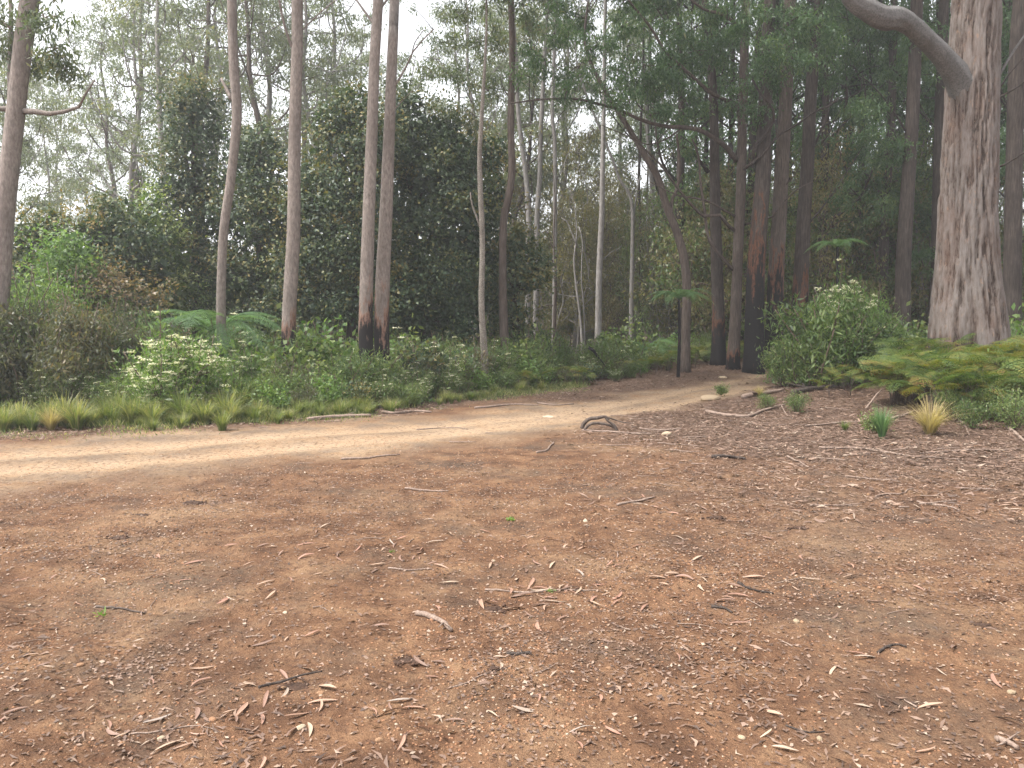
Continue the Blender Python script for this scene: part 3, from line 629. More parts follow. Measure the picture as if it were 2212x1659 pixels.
# ------------------------------------------------------------------ shrubs, grasses, ferns (built once, then copied)
def shrub_proto(name, seed, h, w, stems, tufts, n, L, Wd, lm, mode='up', flowers=0, low=.15, cr=.13, tintr=.5):
    r = np.random.default_rng(seed); ms, ml, mf = MB(), MB(), MB(); tips = []
    for s in range(stems):
        az = r.random()*6.283; rr = w*.5*math.sqrt(r.random()); hh = h*(.6+.4*r.random())*(1-.3*(rr/(w*.5))**2)
        e = np.array([math.cos(az)*rr, math.sin(az)*rr, hh]); b = np.array([e[0]*.15, e[1]*.15, 0])
        P = spline([b, (b+e)/2 + r.normal(size=3)*.06*h - [e[0]*.1, e[1]*.1, 0], e], 9)
        ms.add(*tube(P, np.linspace(.014, .004, 9)*(.6+.4*h), 5), char=0)
        for q in range(tufts):
            t = low + (1-low)*r.random()**.7; c = P[int(t*8)] + r.normal(size=3)*[.10, .10, .07]*max(w, .5)*(1.25-t)
            tips.append((c, t)); 
            if q % 2 == 0: ms.add(*tube(np.array([P[int(t*8)], (P[int(t*8)]+c)/2+[0, 0, .02], c]), [.005, .004, .002], 3), char=0)
    for c, t in tips:
        k = int(n*(.6+.8*r.random())); C = c + r.normal(size=(k, 3))*cr*[1, 1, .8]
        C = C[C[:, 2] > .02]; add_leaves(ml, r, C, np.full(len(C), L), np.full(len(C), Wd), mode, r.random()*tintr)
    root = thing(name, me=None); PROTOS.append(root)
    part('stems', ms.mesh('stems', M_STEM), root); part('foliage', ml.mesh('foliage', lm), root)
    if flowers:
        top = sorted(tips, key=lambda q: -q[0][2] - .25*q[0][1]*-1)[:flowers*3]
        for k in r.permutation(len(top))[:flowers]:
            c = top[k][0] + [0, 0, cr*.9] + r.normal(size=3)*.03
            for _ in range(2):                  # a flat head of many small florets
                m_ = 26; a = r.random(m_)*6.283; q = np.sqrt(r.random(m_))*.045
                C = c + r.normal(size=3)*[.03, .03, .01] + np.stack([np.cos(a)*q, np.sin(a)*q, .012*r.random(m_)], 1)
                V, Fq = leaf_quads(C, nrm(rdir(r, m_)*[1, 1, .3]), nrm(np.cross([0, 0, 1.], rdir(r, m_))), np.full(m_, .026), np.full(m_, .024)); mf.add(V, Fq, tint=r.random())
        part('flowers', mf.mesh('flowers', M_FLOW), root)
    return root
P_FINE = [shrub_proto('fine_shrub', 200+k, 1.0, 1.0, 13, 8, 22, .075, .018, M_SHRUB, 'up', cr=.10) for k in range(3)]
P_BROAD = [shrub_proto('broadleaf_shrub', 210+k, 1.0, 1.1, 11, 7, 15, .095, .052, [M_SHRUB, M_SHRUB2, M_VINE][k], 'any') for k in range(3)]
P_WISP = [shrub_proto('wispy_shrub', 220+k, 1.0, .8, 9, 8, 17, .085, .020, [M_SHRUB2, M_SHRUBB][k], 'gum', cr=.09) for k in range(2)]
P_TALL = [shrub_proto('tall_shrub', 230+k, 3.0, 2.2, 15, 13, 38, [.13,.10,.10][k], [.036,.024,.024][k], [M_SHRUBB, M_SHRUB, M_SHRUB2][k], 'gum', cr=.16, low=.05) for k in range(3)]
P_FLOW = [shrub_proto('flowering_shrub', 240+k, 1.3, 1.3, 16, 9, 22, .07, .018, M_SHRUB2 if k == 0 else M_SHRUB, 'up', flowers=[130, 34][k], cr=.10) for k in range(2)]

def grass_proto(name, seed, h, spread, nb, lm, wd=.006, droop=1.0):
    r = np.random.default_rng(seed); a = r.random(nb)*6.283; l = h*(.55+.6*r.random(nb)); o = np.sqrt(r.random(nb))*spread
    d = np.stack([np.cos(a), np.sin(a), np.zeros(nb)], 1); b = d*(o*.35)[:, None]; lean = (.15 + .75*r.random(nb)*droop)[:, None]
    w = np.stack([-np.sin(a), np.cos(a), np.zeros(nb)], 1)*(wd*(.6+.8*r.random(nb)))[:, None]
    K = []
    for q in (0, .35, .7, 1.0):
        c = b + d*(l[:, None]*lean*q**1.6) + np.array([0, 0, 1.])*(l[:, None]*(q - .42*lean*q**2.4)); K.append((c, w*(1-q*.85)))
    V = np.stack([x for c, ww in K for x in (c-ww, c+ww)], 1).reshape(-1, 3); k = np.arange(nb)[:, None]*8
    Fq = np.concatenate([k + np.array([[q, q+1, q+3, q+2]]) for q in (0, 2, 4)])
    tint = np.repeat(r.random(nb)*.6 + .1, 8) + np.tile([0, 0, 0, 0, .08, .08, .25, .25], nb)
    me = mesh(name, V, Fq, lm, False, dict(tint=np.clip(tint, 0, 1))); o = thing(name, me=me); PROTOS.append(o); return o
P_GRASS = [grass_proto('grass_tussock', 300+k, [.42,.5,.36,.55][k], .18, [130,170,120,180][k], M_GRASS, .009) for k in range(4)]
P_SEDGE = grass_proto('sedge_tuft', 310, .55, .10, 170, M_FERN, .007, .6)
P_STRAW = grass_proto('straw_tussock', 311, .62, .16, 420, M_STRAW, .005, 1.3)

def frond_mesh(name, Ln, Wd, npn, arch, mat, seed, tri=False, leaflet=.03):
    r = np.random.default_rng(seed); mb = MB(); n = 24; q = np.linspace(0, 1, n)
    P = np.stack([Ln*(q - .10*q**2*arch), np.zeros(n), Ln*(.42*q*arch*.9 - .62*q**2.2*arch)], 1)
    mb.add(*tube(P, np.linspace(.012, .003, n)*Ln*.8, 4), tint=.35)
    T = nrm(np.gradient(P, axis=0)); q0 = .12 if not tri else .28
    for k in range(npn):
        t = q0 + (1-q0)*(k+.5)/npn; idx = t*(n-1); i0 = min(int(idx), n-2); f = idx-i0
        p = P[i0]*(1-f)+P[i0+1]*f; tt = T[i0]; prof = (math.sin(math.pi*min(1, (t-q0)/(1-q0)*.9+.14))**.7 if not tri else (1-(t-q0)/(1-q0))**.85) 
        l = Wd*max(prof, .06)
        for sd_ in (-1, 1):
            d = nrm(np.array([0, sd_, 0])*.95 + tt*.42 + [0, 0, -.12 - .1*r.random()] + r.normal(size=3)*.06)
            m = max(3, int(l/leaflet*1.4)); u = (np.arange(m)+.5)/m
            C = p + d*(u*l)[:, None] + np.array([0, 0, -.12])*(u**2*l)[:, None]; up = np.cross(tt, d)
            for s2 in (-1, 1):
                dd = nrm(tt*s2*.9 + d*.45 + [0, 0, -.1]); ll = leaflet*1.25*(1-u*.75)
                V, Fq = leaf_quads(C, np.tile(dd, (m, 1)), np.tile(nrm(d), (m, 1)), ll, np.full(m, l/m*(.85 if not tri else .75))); mb.add(V, Fq, tint=np.repeat(np.clip(.25+.3*r.random(m)+.15*u, 0, 1), 4))
    return mb.mesh(name, mat)
FR = [frond_mesh('frond', 1.9, .42, 24, 1.35, M_FERN, 400+k, leaflet=.045) for k in range(2)]
def tree_fern(label, loc, th, sc, n, seed, mat=None, elev=.25):
    r = np.random.default_rng(seed); root = thing('tree_fern', label, 'tree fern', None, None, loc)
    if th > 0:
        V, Fs = tube(spline([[0, 0, -.2], [.03, 0, th*.5], [0, .02, th]], 20), np.linspace(.075, .05, 20)*max(.7, sc), 12, .25, seed, kz=3); mb = MB(); mb.add(V, Fs, char=.9)
        part('trunk', mb.mesh('trunk', M_BDARK, True), root)
    for k in range(n):
        part('frond', FR[k % 2], root, None, (0, 0, th), (0, -elev*(.3+1.3*r.random()), k*6.283/n + r.random()*.3), sc*(.8+.3*r.random()))
    return root
def gl(x, y): return ground(x, y)
def atg(x, D, dz=0): p = at(x, 700, D); p[2] = float(terrain(p[0], p[1])) + dz; return p
tree_fern('wide low tree fern drooping around the bent slim trunk', atg(465, 18.0), 1.5, 1.1, 15, 1, elev=.30)
tree_fern('tree fern on a thin black trunk, out in the open forest', atg(1466, 22.5), 2.25, .60, 16, 2, elev=.32)
tree_fern('dim tree fern deep in shade under the thicket, left of the mottled trunk', atg(975, 20.3), .75, .85, 12, 3)
tree_fern('tree fern whose fronds show above the white-flowered bush on the right', atg(1805, 21.5), 3.6, .48, 11, 4)
tree_fern('small bright tree fern on the left among the bushes', atg(205, 17.5), 1.3, .5, 10, 5)
tree_fern('low tree fern behind the bushes in front of the pale paired gums', atg(1105, 22), .5, .75, 10, 6)
tree_fern('low spreading fern in the shrubs left of the tall tree fern', atg(1395, 26), .6, .8, 10, 7)

BR = []
BFR = [frond_mesh('frond', .62, .27, 8, .8, M_BRACK, 420+k, True, .052) for k in range(3)]
for k in range(4):
    r = np.random.default_rng(430+k); root = thing('bracken_fern'); PROTOS.append(root)
    for q in range(7):
        az = q*.9 + r.random()*.5; o = .12*r.random()
        sm_ = MB(); hh = .3+.45*r.random(); e = np.array([math.cos(az)*.12, math.sin(az)*.12, hh])
        f = part('frond', BFR[q % 3], root, None, tuple(e), (r.normal()*.45, -.75+.8*r.random(), az), .75+.5*r.random())
    mb = MB()
    for f in list(root.children):
        e = np.array(f.location); mb.add(*tube(spline([[0, 0, 0], e*[.4, .4, .6], e], 6), np.linspace(.006, .004, 6), 4), char=0)
    part('stalks', mb.mesh('stalks', M_BRED), root); BR.append(root)

# ------------------------------------------------------------------ placing copies with labels that single them out
ORD = ['leftmost'] + [w + ' from left' for w in 'second third fourth fifth sixth seventh eighth ninth tenth eleventh twelfth thirteenth fourteenth fifteenth sixteenth seventeenth eighteenth nineteenth twentieth'.split()]
BOOK = []
def book(o, x, kind, look): BOOK.append((o, x, kind, look)); return o
def zone(x, zs):
    for lim, z in zs:
        if x < lim: return z
    return zs[-1][1]
Z_FRONT = [(180, 'below the leaning left edge trunk'), (420, 'left of the bent slim trunk'), (600, 'below the bent slim trunk'), (760, 'below the straight grey-brown trunk'), (900, 'at the foot of the trunk pair'), (1060, 'below the mottled trunk'),
           (1230, 'below the paired pale gums'), (1400, 'below the tallest pale gum'), (1560, 'by the open tree fern'), (1700, 'before the burnt trunks'), (1930, 'around the white-flowered bush'), (9999, 'around the huge tree')]
def finish_book():
    g = {}
    for o, x, kind, look in BOOK: g.setdefault((kind, look), []).append((x, o))
    for (kind, look), l in g.items():
        by = {}
        for x, o in l: by.setdefault(zone(x, Z_BACK if kind == 'tree' else Z_FRONT), []).append((x, o))
        for z, m in by.items():
            m.sort(key=lambda q: q[1].location.y); nr = max(1, -(-len(m)//15))
            rows = [''] if nr == 1 else ['front row '] + [w + ' row ' for w in 'second third fourth fifth sixth seventh eighth ninth'.split()][:nr-2] + ['back row ']
            per = -(-len(m)//len(rows))
            for ri, rw in enumerate(rows):
                sub_ = sorted(m[ri*per:(ri+1)*per], key=lambda q: q[0])
                for k, (x, o) in enumerate(sub_):
                    o['label'] = (rw + look + ' ' + z) if len(sub_) == 1 else (ORD[min(k, 19)] + ' ' + rw + look + ' ' + z)
                    o['category'] = kind
Z_BACK = [(110, 'beyond the left edge trunk'), (330, 'above the low left thicket'), (560, 'behind the vine column'), (700, 'behind the straight grey-brown trunk'), (900, 'behind the trunk pair'), (1100, 'behind the thicket right end'),
          (1230, 'among the paired pale gums'), (1330, 'around the tallest pale gum'), (1500, 'left of the leaning red trunk'), (1760, 'behind the burnt trunks'), (2020, 'left of the huge tree'), (9999, 'right of the huge tree')]
R = np.random.default_rng(55)
def place(protos, x, D, sc, kind, look, group, r=R, zs=1.0, dz=0):
    p = atg(x, D, dz); s = sc*(.9+.2*r.random()); src = protos[int(r.random()*len(protos))] if isinstance(protos, list) else protos
    o = dup(src, p, r.random()*6.283, (s, s, s*zs), None, group); return book(o, x, kind, look)
def vy(x): p = atg(x, 14); v = np.array(VEG); xs_, ds = [], []; return float(np.interp(x, VX, VD))
VX = [-300,0,300,560,640,850,1000,1200,1300,1400,1600,1750]; VD = [ground(*p)[1] for p in [(-300,950),(0,935),(300,925),(560,915),(640,905),(850,893),(1000,868),(1200,842),(1300,836),(1400,815),(1600,783),(1750,775)]]
# tall left bushes
for x, dd, s, k in [(-60,2.2,1.0,0),(20,2.6,1.1,0),(75,3.2,1.25,1),(120,2.3,.95,0),(175,3.0,1.2,0),(60,4.2,1.35,2),(230,3.2,1.0,1),(150,4.6,1.45,2),(290,3.4,.85,0),(330,4.0,.9,1),(-30,4.4,1.4,1),(215,4.6,1.15,0),(270,5.4,1.2,1)]:
    place(P_TALL[k], x, vy(x)+dd, s*.82, 'shrub', ['dull grey-green tall bush', 'mid-green tall bush', 'bright green tall bush'][k], 'tall bushes on the left')
# flowering shrubs
for x, dd, s, k in [(388,1.6,1.55,0),(362,1.5,1.25,0),(345,1.4,.9,0),(415,2.0,1.1,0),(300,2.0,.75,1),(225,2.3,.9,1),(245,1.7,.7,1),(160,2.1,.8,1),(900,1.6,.7,1),(640,2.5,.8,1),(1335,3,.8,1),(1300,2.6,.7,1),(830,2.2,.8,1),(95,2.0,.8,1)]:
    place(P_FLOW[k], x, vy(x)+dd, s, 'shrub', ['bush covered in cream flower heads', 'bush dotted with cream flowers'][k], 'cream flowered bushes')
# belt of shrubs behind the grass and along the road
for q in range(46):
    x = 190 + q*32 + R.normal()*9; y0 = vy(x)
    for row in range(3):
        x2 = x + R.normal()*14; D = y0 + [.9, 2.1, 3.6][row] + .5*R.random() + (.9 if x < 600 else 0); k = R.random()
        hs_ = [.75, 1.25, 1.65][row]*(.75+.55*R.random())*(1.0 if x < 1150 else .85)*(1-.25*(x > 1350))
        if row == 0 and x > 1230: hs_ *= .9
        if row == 2 and R.random() < .16 and x < 1300: place(P_TALL, x2, D, .5+.15*R.random(), 'shrub', 'taller ragged bush', 'roadside bushes'); continue
        if k < .36: place(P_FINE, x2, D, hs_, 'shrub', 'fine-leaved green bush', 'roadside bushes')
        elif k < .62: place(P_BROAD, x2, D, hs_*.95, 'shrub', 'broad-leaved bush', 'roadside bushes')
        elif k < .85: place(P_WISP, x2, D, hs_, 'shrub', 'wispy bush', 'roadside bushes')
        else: place(P_FLOW[1], x2, D, hs_*.75, 'shrub', 'small cream flowered bush', 'roadside bushes')
# right hand side
for x, D, s, k in [(1812,17.2,.95,2),(1742,17.9,.68,2),(1868,18.0,1.08,2),(1775,19.5,1.15,1),(1705,19.6,.6,1),(1900,19.4,.95,1)]:
    place(P_TALL[k], x, D, s*.78, 'shrub', ['', 'mid-green tall bush', 'bright green feathery bush'][k], 'bushes right of the road')
book(dup(P_FLOW[0], atg(1826, 16.9, .55), 1.0, (1.0, 1.0, 1.75)), 1832, 'shrub', 'cream flower-topped tall bush')
for x, D, s in [(1945,17.5,.85),(1975,18.5,1.0),(1925,20,1.3),(2175,17.5,1.4),(2200,18.5,1.6),(2160,19.5,1.8),(2215,20.5,2.1),(1985,21,1.8),(1940,23,1.9),(2180,22,2.4)]:
    place(P_BROAD[:2] + P_FINE[:1], x, D, s, 'shrub', 'leafy green bush', 'bushes right of the road')
for x, D, s in [(2110,11.9,.55),(2170,12.4,.75),(2060,12.6,.6),(2200,11.8,.7),(2140,13.2,.8),(1560,17.0,.3),(1660,14.6,.35),(1725,14.0,.45),(1900,11.7,.4)]:
    place(P_FINE + P_BROAD[:1], x, D, s, 'shrub', 'low green shrub', 'low shrubs on the leaf litter')
for x, D, s in [(1760,16.9,1.3),(1790,17.0,2.3),(1845,17.0,2.0),(1725,17.3,1.5),(1700,17.8,1.1),(1880,17.3,1.7),(1820,16.6,1.5),(1765,17.4,2.1),(1920,17.2,1.4)]:
    place(P_WISP[:1] + P_FINE[:1], x, D, s, 'shrub', 'ragged wispy bush', 'bushes right of the road')
# bracken
for q in range(150):
    x = 1930 + 290*R.random(); D = 12.5 + 4.0*R.random(); 
    if x < 2010: D = max(D, 14.0)
    place(BR, x, D, .6+.5*R.random(), 'fern', 'yellow-green bracken fern', 'bracken around the huge tree')
for q in range(9): place(BR, 1790+150*R.random(), 15.2+2.0*R.random(), .55, 'fern', 'small green bracken fern', 'bracken below the flowered bush')
for q in range(26): x = 1440+200*R.random(); place(BR, x, vy(x)+.2+1.8*R.random(), .7, 'fern', 'low green bracken fern', 'bracken by the road bend')
for q in range(16): x = 1020+420*R.random(); place(BR, x, vy(x)+.4+1.0*R.random(), .6, 'fern', 'low green bracken fern', 'bracken along the far roadside')
# grasses
for q in range(170):
    x = -70 + 640*R.random(); D = vy(x) + .05 + 2.1*R.random()**1.1
    if R.random() > .55+.9*vn(x*.018, D*1.1, 0, 8): continue
    place(P_GRASS + ([P_STRAW] if R.random() < .07 else []), x, D, .4+.8*R.random()**1.3, 'grass', 'green grass tussock', 'grass tussocks left of the road')
for q in range(46):
    x = 560 + 640*R.random(); D = vy(x) - .05 + .9*R.random()
    place(P_GRASS, x, D, .45+.25*R.random(), 'grass', 'short grass tussock', 'grass tussocks along the far roadside')
for x, y, s in [(480,930,.9),(845,893,.8),(600,915,.5),(390,925,.7),(330,930,.6)]:
    p = gl(x, y); book(dup(P_GRASS[0], p, x, s), x, 'grass', 'separate bright grass tussock')
o = dup(P_SEDGE, gl(1905, 948), 0, .95); o['label'] = 'dark green sedge tuft alone on the leaf litter'; o['category'] = 'sedge'
o = dup(P_STRAW, gl(2008, 940), 1, 1.0); o['label'] = 'straw coloured dry tussock below the huge tree'; o['category'] = 'grass'
o = dup(P_STRAW, gl(1640, 856), 1, .42); o['label'] = 'small pale tussock beside the road bend'; o['category'] = 'grass'
o = dup(P_GRASS[2], gl(1825, 930), 1, .5); o['label'] = 'thin grass tuft left of the dark sedge'; o['category'] = 'grass'

# ------------------------------------------------------------------ background forest
def gum_proto(seed, H, r0, cb, spread, nb, mat, lm, L=.23, Wd=.065, n=50, cr=.44, fork=False, straight=.5):
    r = np.random.default_rng(seed); k = 9; P = np.zeros((k, 3)); P[:, 2] = np.linspace(-.2, H, k); P[1:, :2] += np.cumsum(r.normal(size=(k-1, 2))*straight*.45, 0)
    Q = spline(P, 26); t = np.linspace(0, 1, 26); Rr = r0*(1-.85*t**1.15) + .25*r0*np.exp(-t*18); mb = MB(); mb.add(*tube(Q, Rr, 9, .07, seed), char=np.zeros(26*9+2))
    C = []
    for b in range(nb):
        tb = cb + (.97-cb)*(b+.5*r.random())/nb; i0 = int(tb*25); st = Q[i0]; az = b*2.4+r.random()*.8; l = spread*(1.05-.6*(tb-cb)/(1-cb))*(.7+.5*r.random())
        dirh = np.array([math.cos(az), math.sin(az), 0]); e = st + dirh*l*.75 + [0, 0, l*(.6+.5*r.random())]; mid_ = st + dirh*l*.42 + [0, 0, l*.22] + r.normal(size=3)*.1*l
        B = spline([st, mid_, e], 9); mb.add(*tube(B, np.linspace(Rr[i0]*.45, .02, 9), 5), char=0)
        for s in range(5):
            q = 3 + int(r.random()*6); q = min(q, 8); p = B[q]; e2 = p + r.normal(size=3)*[.34, .34, .2]*l*.7 + [0, 0, .12*l]
            mb.add(*tube(np.array([p, (p+e2)/2 + [0, 0, .1], e2]), [.03, .02, .01], 4), char=0); C += [e2, e2 + r.normal(size=3)*[.7, .7, .35]]
    ml = MB(); gum_clumps(ml, r, C, cr, n, L, Wd, .7)
    root = thing('gum_tree'); PROTOS.append(root); part('trunk', mb.mesh('trunk', mat, True), root); part('crown', ml.mesh('crown', lm), root); root['H'] = H
    return root
G = [gum_proto(500, 22, .20, .42, 3.6, 13, M_BPALE, M_GUMHAZE, straight=.6), gum_proto(501, 24, .24, .5, 4.2, 12, M_BPALE, M_GUMHAZE), gum_proto(502, 20, .16, .35, 3.2, 13, M_BDARK, M_GUMHAZE, straight=.8),
     gum_proto(503, 25, .26, .38, 4.6, 15, M_BRED, M_GUMHAZE), gum_proto(504, 17, .11, .3, 2.6, 12, M_BPALE, M_GUMHAZE, straight=.9)]
GD = [gum_proto(510, 22, .26, .3, 3.6, 16, M_BDARK, M_GUMG), gum_proto(511, 20, .18, .22, 3.2, 16, M_BDARK, M_GUMG)]
SP = [gum_proto(520+k, 8.5, .05, .12, 1.5, 14, [M_BPALE, M_BMOT, M_STEM][k], [M_SAPL, M_SHRUB, M_SAPL][k], .17, .045, 30, .45, straight=.5) for k in range(3)]
UN = [gum_proto(530+k, 5.5, .05, .08, 2.0, 16, M_STEM, [M_SHRUB, M_VINE, M_SAPL][k], .16, .055, 48, .55, straight=.5) for k in range(3)]
SKY = [(-300,100),(60,160),(110,185),(180,195),(215,150),(245,60),(270,30),(300,-60),(420,-150),(660,-120),(760,-60),(850,90),(900,185),(960,170),(990,80),(1050,-30),(1110,60),(1180,60),(1240,-60),(1400,-150),(2300,-200)]
def hmax(x, D): yy = np.interp(x, [s[0] for s in SKY], [s[1] for s in SKY]); return CAM_Z + (HOR - yy*S)/F_PX*D + 1
GNAME = {0:'pale trunked tall gum',1:'pale trunked tall gum',2:'dark trunked slender gum',3:'red-brown trunked gum',4:'thin pale gum'}
def far_tree(k, x, D, protos=G, look=None, group='gum trees of the far forest', h=None):
    p = atg(x, D); src = protos[k]; H = src['H']; hm = hmax(x, D); s = min(h or (.85+.35*R.random()), hm/H)
    if 1080 < x < 1420 and D > 36 and protos is G and R.random() < .35: return
    o = dup(src, p, R.random()*6.283, (s, s, s), None, group); book(o, x, 'tree', look or GNAME[k])
LB = [0,1,2,3,4]
for x, D, k in [(-120,34,1),(-40,30,2),(45,38,0),(105,46,4),(185,50,4),(235,44,3),(290,36,0),(330,42,3),(365,32,1),(455,34,3),(500,40,0),(545,31,3),(590,36,1),(640,43,3),(680,33,0),(725,38,1),(760,48,2),(905,52,4),(940,47,2),(985,38,0),(1020,31,1),(1065,36,2),(1090,45,3),(1125,40,0),(1175,43,4),(1215,47,1),(1250,56,4),(1340,50,1),(1380,42,4),(1420,46,0),(1455,38,2),(1240,38,4),(1320,40,4)]:
    far_tree(k, x, D)
for q in range(7):
    x = -100 + 1500*R.random(); D = 50 + 30*R.random(); far_tree([0,1,2,3,4][q % 5], x, D)
for x, D, k in [(1480,31,0),(1530,36,1),(1600,31,0),(1645,40,1),(1690,33,0),(1770,36,1),(1790,29,0),(1840,34,1),(1865,40,0),(1900,33,1),(1990,34,0),(2010,30,1),(2055,36,0),(2150,30,1),(2190,33,0),(2230,27,0),(2260,34,1),(1560,45,0),(1740,46,1),(1920,46,0),(2120,44,1),(1980,42,0)]:
    far_tree(k, x, D, GD, 'dark trunked leafy gum', 'dark gums of the right hand forest')
for q in range(84):                             # thin saplings with brownish leaves in the gap
    x = 1060 + 500*R.random(); D = 34 + 26*R.random(); far_tree(q % 3, x, D, SP, ['whitish stemmed sapling', 'mottled sapling', 'brown stemmed sapling'][q % 3], 'saplings in the open gap', h=.55+.35*R.random())
for q in range(30):
    x = 1560 + 680*R.random(); D = 28 + 16*R.random(); far_tree(q % 3, x, D, SP, ['whitish stemmed sapling', 'mottled sapling', 'brown stemmed sapling'][q % 3], 'saplings in the right hand forest', h=.6+.4*R.random())
for q in range(60):
    x = -120 + 1500*R.random(); D = 27 + 32*R.random()
    if x > 1080 and R.random() < .6: continue
    if x > 1080: D = max(D, 50)
    far_tree(q % 3, x, D, UN, ['green understorey tree', 'dark understorey tree', 'olive understorey tree'][q % 3], 'understorey trees', h=.6+.5*R.random())
for q in range(40):
    x = 1500 + 740*R.random(); D = 29 + 26*R.random(); far_tree(q % 3, x, D, UN, ['green understorey tree', 'dark understorey tree', 'olive understorey tree'][q % 3], 'understorey trees on the right', h=.7+.6*R.random())
mb = MB(); r = np.random.default_rng(78); n = 26000; xx = -11.5 + 13.5*r.random(n); yv = np.interp(xx, [v[0] for v in VEG], [v[1] for v in VEG])
yy = yv + r.normal(size=n)*.55 + .25; k = r.random(n) < sm(.35, .62, fbm(xx*.9, yy*.9, o=3, seed=79)); xx, yy = xx[k], yy[k]; m = len(xx); h_ = .05 + .20*r.random(m)*sm(-.6, .8, yy-yv[k]); a = r.random(m)*6.283
C = np.stack([xx, yy, terrain(xx, yy)], 1); d = nrm(np.stack([np.cos(a)*.6, np.sin(a)*.6, np.ones(m)], 1)); V, Fq = leaf_quads(C, d, nrm(np.cross(d, rdir(r, m))), h_, np.full(m, .011)); mb.add(V, Fq, tint=np.repeat(r.random(m)**1.3, 4))
thing('grass', 'short thin grass straggling onto the dirt left of the road', me=mb.mesh('grass', M_GRASS), kind='stuff')
for q in range(26):
    x = 1120 + 370*R.random(); D = 36 + 20*R.random(); far_tree(0, x, D, SP, 'whitish stemmed slim sapling', 'saplings in the open gap', h=.8+.4*R.random())
# low cover between the stems, past counting
mb = MB(); r = np.random.default_rng(77); n = 42000
yy = 13 + 55*r.random(n)**1.3; xx = (r.random(n)*2-1)*yy*.78; k = (yy > np.interp(xx, [v[0] for v in VEG], [v[1] for v in VEG]) + .6) & ~((xx > 3) & (yy < 19)) & (poly_sd(xx, yy, ROAD) > .8)
xx, yy = xx[k], yy[k]; tuft = vn(xx*1.1, yy*1.1, 0, 91); zz = terrain(xx, yy) + (.05 + .75*tuft)*r.random(len(xx))
add_leaves(mb, r, np.stack([xx, yy, zz], 1), np.full(len(xx), .14), np.full(len(xx), .045), 'up', .35*tuft)
thing('undergrowth', 'low leafy ground cover between the bushes', me=mb.mesh('undergrowth', M_SHRUB), kind='stuff')
finish_book()
# ------------------------------------------------------------------ fallen leaves, sticks, stones, clods
def gz_at(x, y): return float(surf(np.array([x]), np.array([y]))[0])
def surf(x, y):                                 # the ground mesh's own height, read back bilinearly
    i = np.clip(np.searchsorted(xs, x, side='right')-1, 0, ni-2); j = np.clip(np.searchsorted(ys, y, side='right')-1, 0, nj-2)
    u = (x-xs[i])/(xs[i+1]-xs[i]); v = (y-ys[j])/(ys[j+1]-ys[j])
    return gz[i, j]*(1-u)*(1-v)+gz[i+1, j]*u*(1-v)+gz[i, j+1]*(1-u)*v+gz[i+1, j+1]*u*v
def gum_leaf_mesh(seed):
    r = np.random.default_rng(seed); n = 9; t = np.linspace(0, 1, n); L = 1.0; w = .062*(.8+.6*r.random())*np.sin(np.pi*np.clip(t*.97+.02, 0, 1))**.75 + .006
    k = (r.random()-.35)*1.5; x = t*L; y = k*.45*t*(1-t)*1.6; z = (.01+.045*r.random())*4*t*(1-t) + .02*np.sin(t*5+seed); tw_ = (r.random()-.5)*1.0*t
    a = np.arctan2(np.gradient(y), np.gradient(x)); V = []
    for s in (-1, 0, 1):
        V.append(np.stack([x - np.sin(a)*w*s, y + np.cos(a)*w*s*np.cos(tw_), z + w*abs(s)*.35 + w*s*np.sin(tw_)*.8], 1))
    V = np.stack(V, 1).reshape(-1, 3); V[:, 0] -= .5; i = np.arange(n-1)[:, None]*3
    F1 = np.concatenate([i + [[0, 3, 4, 1]], i + [[1, 4, 5, 2]]]); m = len(V)
    V2 = V - [0, 0, .006]; F2 = (F1 + m)[:, ::-1]   # a blade with a little thickness
    return mesh('fallen_leaf', np.vstack([V, V2]), np.vstack([F1, F2]), M_DRYO, True)
LM = [gum_leaf_mesh(600+k) for k in range(8)]
r = np.random.default_rng(88); spots = []
CLUST = [(1330,1098,.30,26),(1180,1300,.28,30),(610,1490,.20,16),(880,1180,.40,26),(1500,1270,.4,12),(900,1480,.3,9),(680,1570,.3,10),(1150,1215,.5,18)]
for x, y, s, n in CLUST:
    c = ground(x, y)
    for _ in range(n): q = r.normal(size=2)*s*[1.3, .8]; spots.append((c[0]+q[0], c[1]+q[1]))
while len(spots) < 300:
    y = 2.8 + 3.6*r.random()**.9; x = (r.random()*2-1)*.72*y
    if vn(np.array([x*.9]), np.array([y*.9]), 0, 66)[0] + .12*(x > 0) + .3*r.random() > .62: spots.append((x, y))
